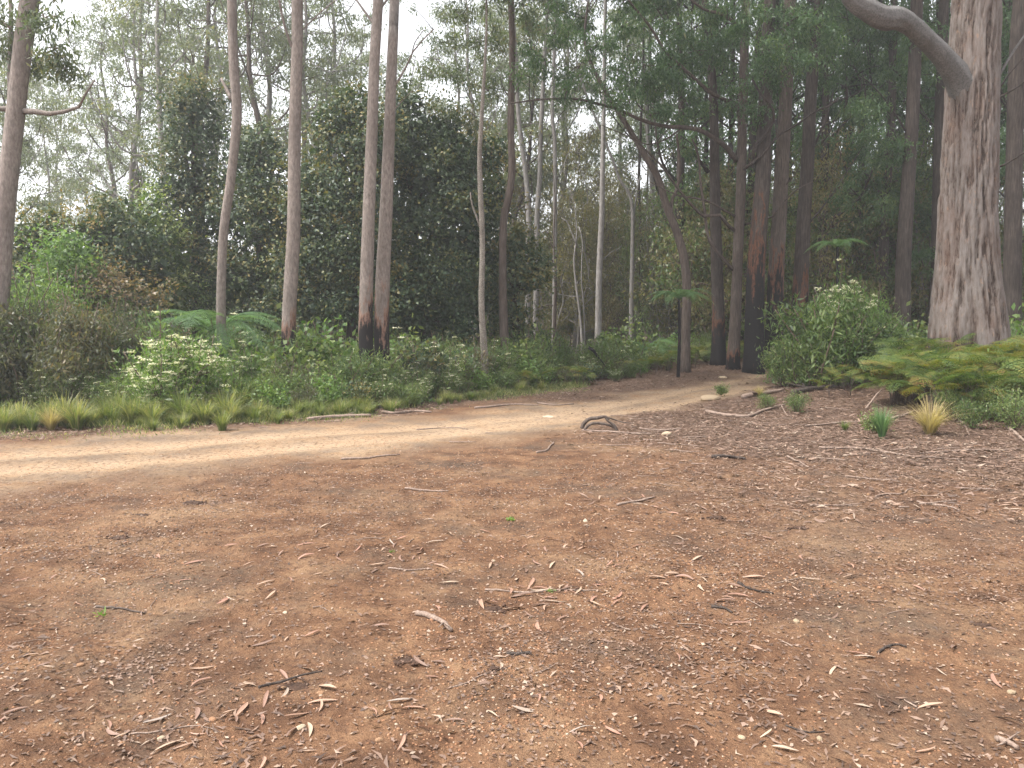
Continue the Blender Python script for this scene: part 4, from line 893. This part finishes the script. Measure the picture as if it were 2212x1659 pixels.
LAND = [(1062,1318,'the central soil heap'),(640,1482,'the black soil heap'),(1095,1416,'the stubby dark stick'),(1333,1090,'the upper leaf cluster'),(1103,1126,'the tiny grass tuft'),(218,1330,'the green seedling'),(935,1345,'the short thick branch'),
        (1620,1277,'the curled bark strip'),(2120,1355,'the right edge soil patch'),(1930,1402,'the splintered bark'),(1740,1580,'the bottom bark strip'),(1330,1492,'the low soil patch'),(418,1088,'the upper left clod'),(2025,1094,'the straight dark stick'),(1720,1145,'the upper right soil'),
        (380,1580,'the long bottom twig'),(885,1234,'the dark left twig'),(1040,1466,'the long thin twig'),(2165,1610,'the corner bark chunk'),(255,1160,'the thin soil crust'),(30,1500,'the bottom left edge'),(1570,1275,'the dark bark strip'),(870,1062,'the upper pale stick'),(1180,968,'the curved stick'),(1295,925,'the curved dead branch'),(1905,945,'the dark sedge tuft'),(2008,940,'the straw tussock'),(1600,900,'the dark bent branch'),(1960,990,'the longest branch'),(1535,862,'the flat track rock'),(1435,960,'the long thin stick'),(1570,992,'the bark chunk'),(1645,856,'the broken pale stick'),(2110,975,'the straight edge stick'),(1825,925,'the thin grass tuft'),(2180,1020,'the right edge litter'),(890,893,'the bent pale stick'),(1100,880,'the long grey stick'),(1740,920,'the stick behind the sedge'),(1725,1002,'the bent stick'),(730,905,'the thick smooth stick'),(1850,1030,'the litter front edge'),(1640,940,'the middle litter'),(200,940,'the grass edge'),(400,935,'the middle grass edge')]
LW = [(ground(a, b), t) for a, b, t in LAND]
def zone_ground(x, y):
    g, t = min(LW, key=lambda q: (q[0][0]-x)**2 + (q[0][1]-y)**2); dx, dy = x-g[0], y-g[1]; d = math.hypot(dx, dy)
    w = ('right of ' if dx > 0 else 'left of ') if abs(dx) > abs(dy) else ('behind ' if dy > 0 else 'in front of ')
    return ('close, ' if d < .35 else 'away, ' if d > .8 else '') + w + t
for k, (x, y) in enumerate(spots):
    s = .055 + .09*r.random()**1.2; o = thing('fallen_leaf', None, 'leaf', 'fallen gum leaves on the red dirt', LM[k % 8], (x, y, gz_at(x, y)+.004+.006*r.random()), (r.normal()*.15, r.normal()*.12, r.random()*6.283), s)
    o['label'] = ('long' if s > .10 else 'small' if s < .075 else 'curved') + ' dry gum leaf ' + zone_ground(x, y)
# the rest of the litter, past counting
def litter_stuff(n, seed, name, label, size=1.0, y0=2.7, y1=30, fn=None, mat=None, wr=(.11, .09)):
    r = np.random.default_rng(seed); y = y0 + (y1-y0)*r.random(n)**1.0; x = (r.random(n)*2-1)*(.74*y+.6); k = r.random(n) < fn(x, y); x, y = x[k], y[k]; m = len(x)
    a = r.random(m)*6.283; l = (.05+.085*r.random(m))*size; w = l*(wr[0]+wr[1]*r.random(m)); d = np.stack([np.cos(a), np.sin(a), r.normal(size=m)*.16], 1); s = np.stack([-np.sin(a), np.cos(a), r.normal(size=m)*.4], 1)
    z = surf(x, y) + .006 + .035*r.random(m)*np.clip(litter_mask(x, y), 0, 1); c = np.stack([x, y, z], 1); cv = (r.normal(size=m)*.14*l)[:, None]
    up = np.array([0, 0, 1.])*(l*.08*r.random(m))[:, None]
    V = np.stack([c - d*(l*.5)[:, None] + s*cv, c - s*(w*.5)[:, None] + up, c + s*(w*.5)[:, None] + up, c + d*(l*.5)[:, None] + s*cv], 1)
    V = V.reshape(-1, 3); q = np.arange(m)[:, None]*4; Fq = (q + [[0, 1, 3, 2]])
    tv = np.clip(.08 + .72*r.random(m), 0, 1); tv = np.where(r.random(m) < .06, .92, tv)
    thing(name, label, me=mesh(name, V, Fq, mat or M_DRY, False, dict(tint=np.repeat(tv, 4))), kind='stuff')
litter_stuff(150000, 701, 'leaf_litter', 'thick brown and grey leaf litter under the trees', .9, 6.3, 26, lambda x, y: litter_mask(x, y)*np.clip((13/y)**.9, .25, 1))
litter_stuff(42000, 702, 'leaf_scatter', 'small dry leaf scraps strewn over the red dirt', .6, 2.6, 14, lambda x, y: (.10 + .9*sm(.50, .72, fbm(x*.8, y*.8, o=4, seed=67)))*(1-.8*road_mask(x, y))*np.clip((6/y)**.6, .3, 1)*.55)
litter_stuff(90000, 703, 'fine_litter', 'crumbs of bark and twig mixed into the dirt', .22, 2.5, 9, lambda x, y: (.25+.6*sm(.45, .7, fbm(x*1.1, y*1.1, o=4, seed=68)))*(1-.75*road_mask(x, y)), wr=(.25, .4))
def rock(seed, n=2, flat=.6, amp=.35):
    import bmesh
    bm = bmesh.new(); bmesh.ops.create_icosphere(bm, subdivisions=n, radius=1); V = np.array([v.co[:] for v in bm.verts]); Fq = np.array([[v.index for v in f.verts] for f in bm.faces]); bm.free()
    V = V*(1 + amp*2*(fbm(V[:, 0]*1.3+seed, V[:, 1]*1.3, V[:, 2]*1.3, 3, seed)-.5))[:, None]*[1, .75, flat]; V[:, 2] = np.maximum(V[:, 2], -.3*flat); return V, Fq
r = np.random.default_rng(89)
def stone_mat(name, stops):
    m, t = new_mat(name); a = attr(t, 'tint'); n_ = noise(t, coords(t), 9, 5, .7); c = ramp(t, math_(t, 'ADD', a, math_(t, 'MULTIPLY', n_, .25)), stops); finish(t, c, .85, bump(t, noise(t, coords(t), 25, 4), .5, .01), .2); return m
M_PEB = stone_mat('pebble_stone', [(0, (.16, .075, .04)), (.35, (.30, .16, .09)), (.8, (.27, .17, .10)), (1.15, (.36, .28, .21))])
M_ROCK = stone_mat('sandstone', [(0, (.27, .20, .13)), (.5, (.40, .31, .21)), (1, (.50, .43, .34))])
M_CLOD = stone_mat('dark_soil_clod', [(0, (.035, .022, .016)), (.6, (.085, .048, .032)), (1, (.14, .08, .05))])
mb = MB(); protos_ = [rock(k, 1, .6, .3) for k in range(6)]; n = 44000
y = 2.5 + 9*r.random(n)**1.5; x = (r.random(n)*2-1)*(.74*y+.4); dens_ = fbm(x*1.2, y*1.2, o=3, seed=44); k = r.random(n) < (.18+.9*sm(.4, .65, dens_))*np.clip((4/y), .15, 1)
x, y = x[k], y[k]; z = surf(x, y); sz = .0022 + .0065*r.random(len(x))**3.0 + .0006*y
for q in range(6):
    s_ = slice(q, None, 6); V0, F0 = protos_[q]; a = r.random(len(x[s_]))*6.283; c, s = np.cos(a)[:, None], np.sin(a)[:, None]; sc_ = sz[s_][:, None]
    V = np.stack([(V0[None, :, 0]*c - V0[None, :, 1]*s)*sc_ + x[s_][:, None], (V0[None, :, 0]*s + V0[None, :, 1]*c)*sc_ + y[s_][:, None], V0[None, :, 2]*sc_ + z[s_][:, None]], -1)
    m = len(a); Fq = (F0[None] + (np.arange(m)*len(V0))[:, None, None]).reshape(-1, 3); mb.add(V, Fq, tint=np.repeat(r.random(m)**2.2, len(V0)))
thing('gravel', 'fine gravel and soil crumbs on the dirt', me=mb.mesh('gravel', M_PEB, True), kind='stuff')
RK, RP = [], []
for k in range(5): V, Fq = rock(20+k, 3, .55, .30); RK.append(mesh('rock', V, Fq, M_ROCK, True, dict(tint=np.full(len(V), .15*k)))); RP.append(mesh('pebble', V, Fq, M_PEB, True, dict(tint=np.full(len(V), .12*k+.1))))
def stone(k, x, y, w, label, sz=(1, 1, 1), name='rock', cat='rock'):
    p = ground(x, y); s = wpx(w, p[1])/2; thing(name, label, cat, None, RK[k], (p[0], p[1], gz_at(p[0], p[1])+s*sz[2]*.1), (0, 0, k*1.3), (s*sz[0], s*sz[1], s*sz[2]))
stone(0, 1535, 862, 44, 'pale flat rock lying on the track near its bend', (1, 1, .8))
stone(1, 1625, 782, 42, 'rounded grey boulder at the foot of the widest burnt trunk', (1, 1, 1.25))
stone(2, 1561, 817, 20, 'small pale rock at the far edge of the track bend', (1, 1, .7))
stone(3, 1440, 940, 24, 'small flat pale stone beside the long stick, right of the curved branch')
stone(4, 1185, 897, 30, 'flat pale stone sunk in the track left of the curved branch', (1, 1, .35))
stone(1, 1720, 1345, 18, 'tan pebble on the dirt right of centre', name='pebble', cat='stone')
stone(2, 1066, 1214, 10, 'small round orange pebble in the middle of the clearing', name='pebble', cat='stone')
stone(3, 348, 1595, 17, 'orange-tan pebble near the bottom left', (1, 1, 1.2), name='pebble', cat='stone')
stone(4, 616, 1323, 13, 'white pebble left of the soil heap', name='pebble', cat='stone')
stone(0, 2185, 1500, 20, 'pale pebble at the right edge', name='pebble', cat='stone')
stone(1, 1770, 1603, 16, 'square tan pebble near the bottom edge, right of centre', (1, 1, 1.4), name='pebble', cat='stone')
stone(2, 1602, 1595, 18, 'dark orange pebble near the bottom edge, left of the square one', name='pebble', cat='stone')
stone(3, 650, 1570, 22, 'yellowish flat stone near the bottom edge, below the soil heap', name='pebble', cat='stone')
stone(4, 1265, 1127, 14, 'white scrap of stone right of the small green grass tuft', (1, .6, 1.5), name='pebble', cat='stone')
r = np.random.default_rng(90)
for k in range(70):
    y = 2.9 + 6*r.random(); x = (r.random()*2-1)*.64*y; s = .008+.012*r.random()
    thing('pebble', 'loose tan pebble ' + zone_ground(x, y), 'stone', 'loose pebbles on the dirt', RP[k % 5], (x, y, gz_at(x, y)+s*.1), (0, 0, r.random()*6), s)
def clod(x, y, w, label, n=26, hgt=.5):
    p = ground(x, y); s = wpx(w, p[1])/2; rr = np.random.default_rng(int(x)); mb = MB()
    V, Fq = rock(int(x), 4, .35, .6); V = V + .22*(fbm(V[:, 0]*6, V[:, 1]*6, V[:, 2]*6, 3, 4)-.5)[:, None]*[1, 1, 1.6]; mb.add(V*s*[.8, .6, hgt], Fq, tint=.1)
    for q in range(n):
        V, Fq = rock(q, 1, .8, .5); a = rr.random()*6.28; d = s*1.25*math.sqrt(rr.random()); mb.add(V*s*(.05+.13*rr.random()) + [math.cos(a)*d, math.sin(a)*d*.8, .02*s], Fq, tint=.2+.3*rr.random())
    thing('soil_clod', label, 'soil clod', None, mb.mesh('soil_clod', M_CLOD, True), (p[0], p[1], gz_at(p[0], p[1])))
clod(418, 1088, 48, 'dark crumbly clod on the dirt left of centre, below the track')
clod(310, 1112, 36, 'flat dark clod just left of the biggest one below the track', 18, .3)
clod(1062, 1318, 66, 'heap of dark crumbled soil in the middle of the clearing', 46, .35)
clod(640, 1482, 80, 'black soil heap mixed with bark and leaves, lower left', 40, .35)
clod(66, 1106, 14, 'small dark clod near the left edge below the track', 8)
clod(255, 1160, 60, 'thin dark crust of soil on the left of the clearing', 20, .12)
clod(1720, 1145, 44, 'dark crumbled soil among leaves, upper right of the clearing', 26, .25)
clod(2120, 1355, 40, 'dark soil patch near the right edge', 20, .25)
clod(1330, 1492, 44, 'low dark soil patch near the bottom, right of centre', 20, .15)
clod(1065, 1448, 34, 'small dark soil lump below the central heap', 16, .3)
clod(880, 1430, 60, 'loose dark soil thrown up beside the tyre track', 44, .2)
clod(1540, 1120, 50, 'dark soil and litter patch behind the leaf cluster', 20, .12)

def stick(pts, w, label, mat=None, name='fallen_stick', cat='stick', lift=0, w2=.5, hs_=None, group=None, tilt=None):
    P = np.array([ground(x, y) for x, y in pts]); 
    if hs_ is not None:
        P = np.array([at(x, y, ground(pts[0][0], max(p[1] for p in pts))[1]) for x, y in pts])
    rad = wpx(w, P[:, 1].mean())/2; m = max(8, len(pts)*5); Q = spline(P, m); rr = np.random.default_rng(int(abs(pts[0][0]*7+pts[0][1])))
    Q[:, :2] += np.cumsum(rr.normal(size=(m, 2)), 0)*rad*.25
    if hs_ is None: Q[:, 2] = surf(Q[:, 0], Q[:, 1]) + rad*.8 + lift
    R_ = np.linspace(1, w2, m)*rad*(1+.25*(vn(np.arange(m)*.9, 0, 0, int(pts[0][0])&255)-.5)); b = Q[0].copy()
    V, Fs = tube(Q-b, R_, 8, .12, int(pts[0][0]) & 255); mb = MB(); mb.add(V, Fs, char=0)
    if not group and w > 4 and hs_ is None:
        for q in range(1+int(rr.random()*2)):
            k = int(m*(.3+.6*rr.random())) % m; d = rr.normal(size=3)*[1, 1, 0]; d = d/np.linalg.norm(d); e = Q[k]-b + d*rad*8; e[2] = Q[k][2]-b[2] + rad*1.5; mb.add(*tube(np.array([Q[k]-b, e]), [rad*.4, rad*.15], 5), char=0)
    return thing(name, label, cat, group, mb.mesh(name, mat or M_TWIG, True), b)
stick([(663,909),(720,904),(797,901)], 9, 'thick smooth stick at the far edge of the track, left of centre', w2=.8)
stick([(827,892),(854,895),(897,890),(937,892)], 7, 'bent pale stick beside the far edge of the track near the middle')
stick([(844,893),(849,880),(855,866)], 4, 'short pale twig standing up out of the bent stick', hs_=1)
stick([(1027,883),(1064,880),(1104,876),(1164,877)], 5, 'long grey stick along the far edge of the track below the mottled trunk')
stick([(1160,872),(1200,876),(1240,873)], 4, 'thin grey stick on the far track edge right of the long grey one')
stick([(1257,931),(1370,937),(1447,932)], 4.5, 'long thin stick just below the curved branch')
stick([(1380,928),(1430,931),(1470,929)], 5, 'short stick right of the long thin one below the curved branch')
stick([(1523,892),(1578,901),(1615,902),(1648,887),(1688,877)], 8, 'dark bent branch with a raised right end on the litter', M_TWIG)
stick([(1688,877),(1701,900)], 4, 'short twig leaning off the dark bent branch')
stick([(1605,862),(1641,855),(1688,846)], 11, 'broken pale stick beside the small tussock at the road bend')
stick([(1715,854),(1758,844),(1801,838)], 14, 'dark half-buried log below the white-flowered bush', M_BDARK, 'fallen_log', 'log')
stick([(1768,971),(1851,971),(1908,979),(1975,991),(2021,991),(2080,998)], 6, 'longest pale branch lying across the litter on the right')
stick([(1741,922),(1825,914),(1898,914)], 5, 'straight stick running behind the dark sedge tuft')
stick([(1925,907),(1950,900),(1978,891)], 6, 'stick rising to the right of the dark sedge tuft')
stick([(1988,981),(2100,974),(2230,971)], 5, 'straight stick at the right edge above the longest branch')
stick([(2065,904),(2080,920),(2091,943)], 5, 'short curved stick right of the straw tussock')
stick([(2175,924),(2195,940),(2225,962)], 8, 'stick slanting down to the right edge below the bushes')
stick([(1868,884),(1890,862),(1910,838)], 5, 'pale green leaning stem left of the bracken', M_TWIG, hs_=1)
stick([(1940,862),(1965,845),(1985,838)], 4, 'grey twig under the front edge of the bracken')
stick([(1701,987),(1723,1000),(1745,1012)], 5, 'bent stick below the litter, right of centre')
stick([(207,1311),(245,1318),(284,1325),(318,1331)], 6, 'strip of red-brown bark beside the small green seedling', M_BRED, 'bark_strip', 'bark')
stick([(284,1585),(355,1582),(422,1576),(470,1578)], 4, 'long thin twig near the bottom left')
stick([(902,1333),(933,1342),(973,1364)], 13, 'short thick dead branch left of the central soil heap', w2=.7)
stick([(1095,1416),(1142,1418)], 8, 'stubby dark stick below the central soil heap', M_BDARK, w2=.9)
stick([(1048,1277),(1137,1282),(1217,1279),(1293,1281)], 4.5, 'long dark stick above the central soil heap')
stick([(875,1057),(920,1062),(970,1064)], 5, 'pale stick among leaves in the upper middle of the clearing')
stick([(1160,982),(1180,975),(1199,958)], 5, 'curved stick pointing at the track in the middle')
stick([(1333,1090),(1370,1084),(1408,1078)], 6, 'pale stick above the leaf cluster on the right of centre')
stick([(737,995),(804,990),(866,983)], 5, 'long dark stick along the near edge of the track')
stick([(973,1486),(1048,1466),(1102,1444)], 3.5, 'long thin twig below the soil heap in the lower middle')
stick([(839,1230),(885,1234),(932,1234)], 4, 'dark twig left of the middle of the clearing')
stick([(1537,990),(1570,990),(1610,994)], 9, 'dark chunk of bark below the litter, right of centre', M_BDARK)
stick([(1981,1084),(2030,1094),(2070,1105)], 5, 'straight dark stick alone near the right edge')
stick([(1595,1262),(1621,1277),(1672,1286)], 6, 'curled dark bark strip on the right of the clearing', M_BDARK, 'bark_strip', 'bark')
stick([(1897,1412),(1930,1402),(1963,1404)], 7, 'dark splintered bark piece on the right, lower half', M_BDARK, 'bark_strip', 'bark')
stick([(1697,1573),(1740,1580),(1780,1585)], 5, 'dark bark strip near the bottom edge, right of centre', M_BDARK, 'bark_strip', 'bark')
stick([(2152,1603),(2170,1612),(2190,1621)], 14, 'chunk of grey bark in the bottom right corner', M_TWIG, 'bark_strip', 'bark', w2=.8)
stick([(1538,1313),(1560,1318),(1580,1324)], 7, 'small dark bark flake on the lower right', M_BDARK, 'bark_strip', 'bark')
stick([(560,1503),(600,1490),(650,1478),(700,1470)], 7, 'dark bark strips sticking out of the lower left soil heap', M_BDARK, 'bark_strip', 'bark', lift=.03)
stick([(900,925),(960,922),(1010,925)], 3, 'thin stick on the track in the middle'); 
# the curved dead branch by the track
def curved_branch():
    D = ground(1295, 930)[1]; b = ground(1295, 930); mb = MB()
    for pts, w0, w1, dd in (([(1257,926),(1262,914),(1274,905),(1290,903),(1306,900),(1316,906)], 10, 6, .12), ([(1262,928),(1274,917),(1290,914),(1306,916),(1320,920),(1330,926)], 7, 5, -.05), ([(1332,931),(1326,919),(1312,908),(1304,898)], 9, 2.5, -.1), ([(1306,900),(1320,904),(1345,912),(1368,914)], 3.5, 1.5, .2)):
        Q = spline([at(x, y, D+dd) - b for x, y in pts], 26); rr = np.linspace(wpx(w0, D)/2, wpx(w1, D)/2, 26); mb.add(*tube(Q, rr, 10, .18, 5, kz=1.5), char=0)
    thing('curved_branch', 'arched dead branch with a broken prong, beside the near edge of the track', 'branch', None, mb.mesh('curved_branch', M_BRED, True), b)
curved_branch()
p = at(1283, 758, 22.5); mb = MB(); mb.add(*tube(spline([at(1271,751,22.5)-p, at(1283,758,22.5)-p, at(1291,770,22.6)-p, at(1312,795,22.7)-p], 14), np.linspace(.055, .008, 14), 8, .3, 3), char=1)
thing('charred_stick', 'small black charred stick poking up in front of the tallest pale gum', 'stick', None, mb.mesh('charred_stick', M_BDARK, True), p)
stick([(596,728),(606,712),(622,692)], 7, 'grey dead branch leaning on the foot of the straight trunk', hs_=1, w2=.6)
r = np.random.default_rng(93); zz = []
for k in range(150):
    for _ in range(30):
        y = 6.8 + 10*r.random(); x = (r.random()*1.9-.9)*.66*y
        if r.random() < float(litter_mask(np.array([x]), np.array([y]))[0])+.04: break
    a = r.normal()*.5; l = .12+.45*r.random()**2
    n_ = 7; t = np.linspace(-.5, .5, n_)[:, None]; Q = np.array([x, y, 0]) + t*l*np.array([math.cos(a), math.sin(a), 0]) + np.cumsum(r.normal(size=(n_, 3)), 0)*l*.03; rad = .003+.007*r.random()
    Q[:, 2] = surf(Q[:, 0], Q[:, 1]) + rad + .015*r.random(); b = Q[0].copy(); V, Fs = tube(Q-b, np.linspace(1, .5, n_)*rad, 5); mb = MB(); mb.add(V, Fs, char=0)
    o = thing('twig', None, 'twig', 'small twigs on the leaf litter', mb.mesh('twig', M_TWIG), b); px = float(px_of(x, y)); py_ = y
    o['label'] = ('longer' if l > .3 else 'short') + (' dead twig ' if rad > .006 else ' thin dead twig ') + zone_ground(x, y)
for k in range(60):
    y = 3 + 4.5*r.random(); x = (r.random()*2-1)*.66*y; a = r.random()*6.28; l = .06+.16*r.random()**2; n_ = 6; t = np.linspace(-.5, .5, n_)[:, None]
    Q = np.array([x, y, 0]) + t*l*np.array([math.cos(a), math.sin(a), 0]) + np.cumsum(r.normal(size=(n_, 3)), 0)*l*.04; rad = .0018+.0025*r.random(); Q[:, 2] = surf(Q[:, 0], Q[:, 1]) + rad+.003; b = Q[0].copy()
    V, Fs = tube(Q-b, np.linspace(1, .5, n_)*rad, 5); mb = MB(); mb.add(V, Fs, char=0); thing('twig', 'thin dead twig ' + zone_ground(x, y), 'twig', 'small twigs on the red dirt', mb.mesh('twig', M_TWIG), b)
# small green sprigs
def sprig(x, y, n, L, label, seed):
    r = np.random.default_rng(seed); p = ground(x, y); p[2] = gz_at(p[0], p[1]); mb = MB(); C = r.normal(size=(n, 3))*[L*.5, L*.5, 0] + [0, 0, .004]
    add_leaves(mb, r, C, np.full(n, L), np.full(n, L*.35), 'up', .4); thing('seedling', label, 'seedling', None, mb.mesh('seedling', M_SHRUB2), p)
sprig(218, 1330, 7, .045, 'small bright green seedling on the bare dirt, lower left', 1)
sprig(1103, 1126, 60, .03, 'tiny green grass tuft in the middle of the clearing', 2)
sprig(1190, 1283, 22, .02, 'sparse green sprig right of the central soil heap', 3)
sprig(845, 1195, 16, .02, 'sparse green sprig among leaves left of centre', 4)
for p in PROTOS:
    for c in list(p.children): bpy.data.objects.remove(c)
    bpy.data.objects.remove(p)
# ------------------------------------------------------------------ air
def haze(density, col):
    m, t = new_mat('air'); v = t.nodes.new('ShaderNodeVolumePrincipled'); v.inputs['Density'].default_value = density; v.inputs['Color'].default_value = (*col, 1); v.inputs['Anisotropy'].default_value = .3
    o = t.nodes.new('ShaderNodeOutputMaterial'); t.links.new(v.outputs[0], o.inputs['Volume'])
    a, z0, z1 = 460, -2.0, 34; V = [(x, y, z) for z in (z0, z1) for x, y in ((-a, -a), (a, -a), (a, a), (-a, a))]
    thing('haze', 'thin pale haze filling the forest', me=mesh('haze', V, np.array([[0,3,2,1],[4,5,6,7],[0,1,5,4],[1,2,6,5],[2,3,7,6],[3,0,4,7]]), m), kind='stuff')
haze(.0020, (.97, .97, 1.0))
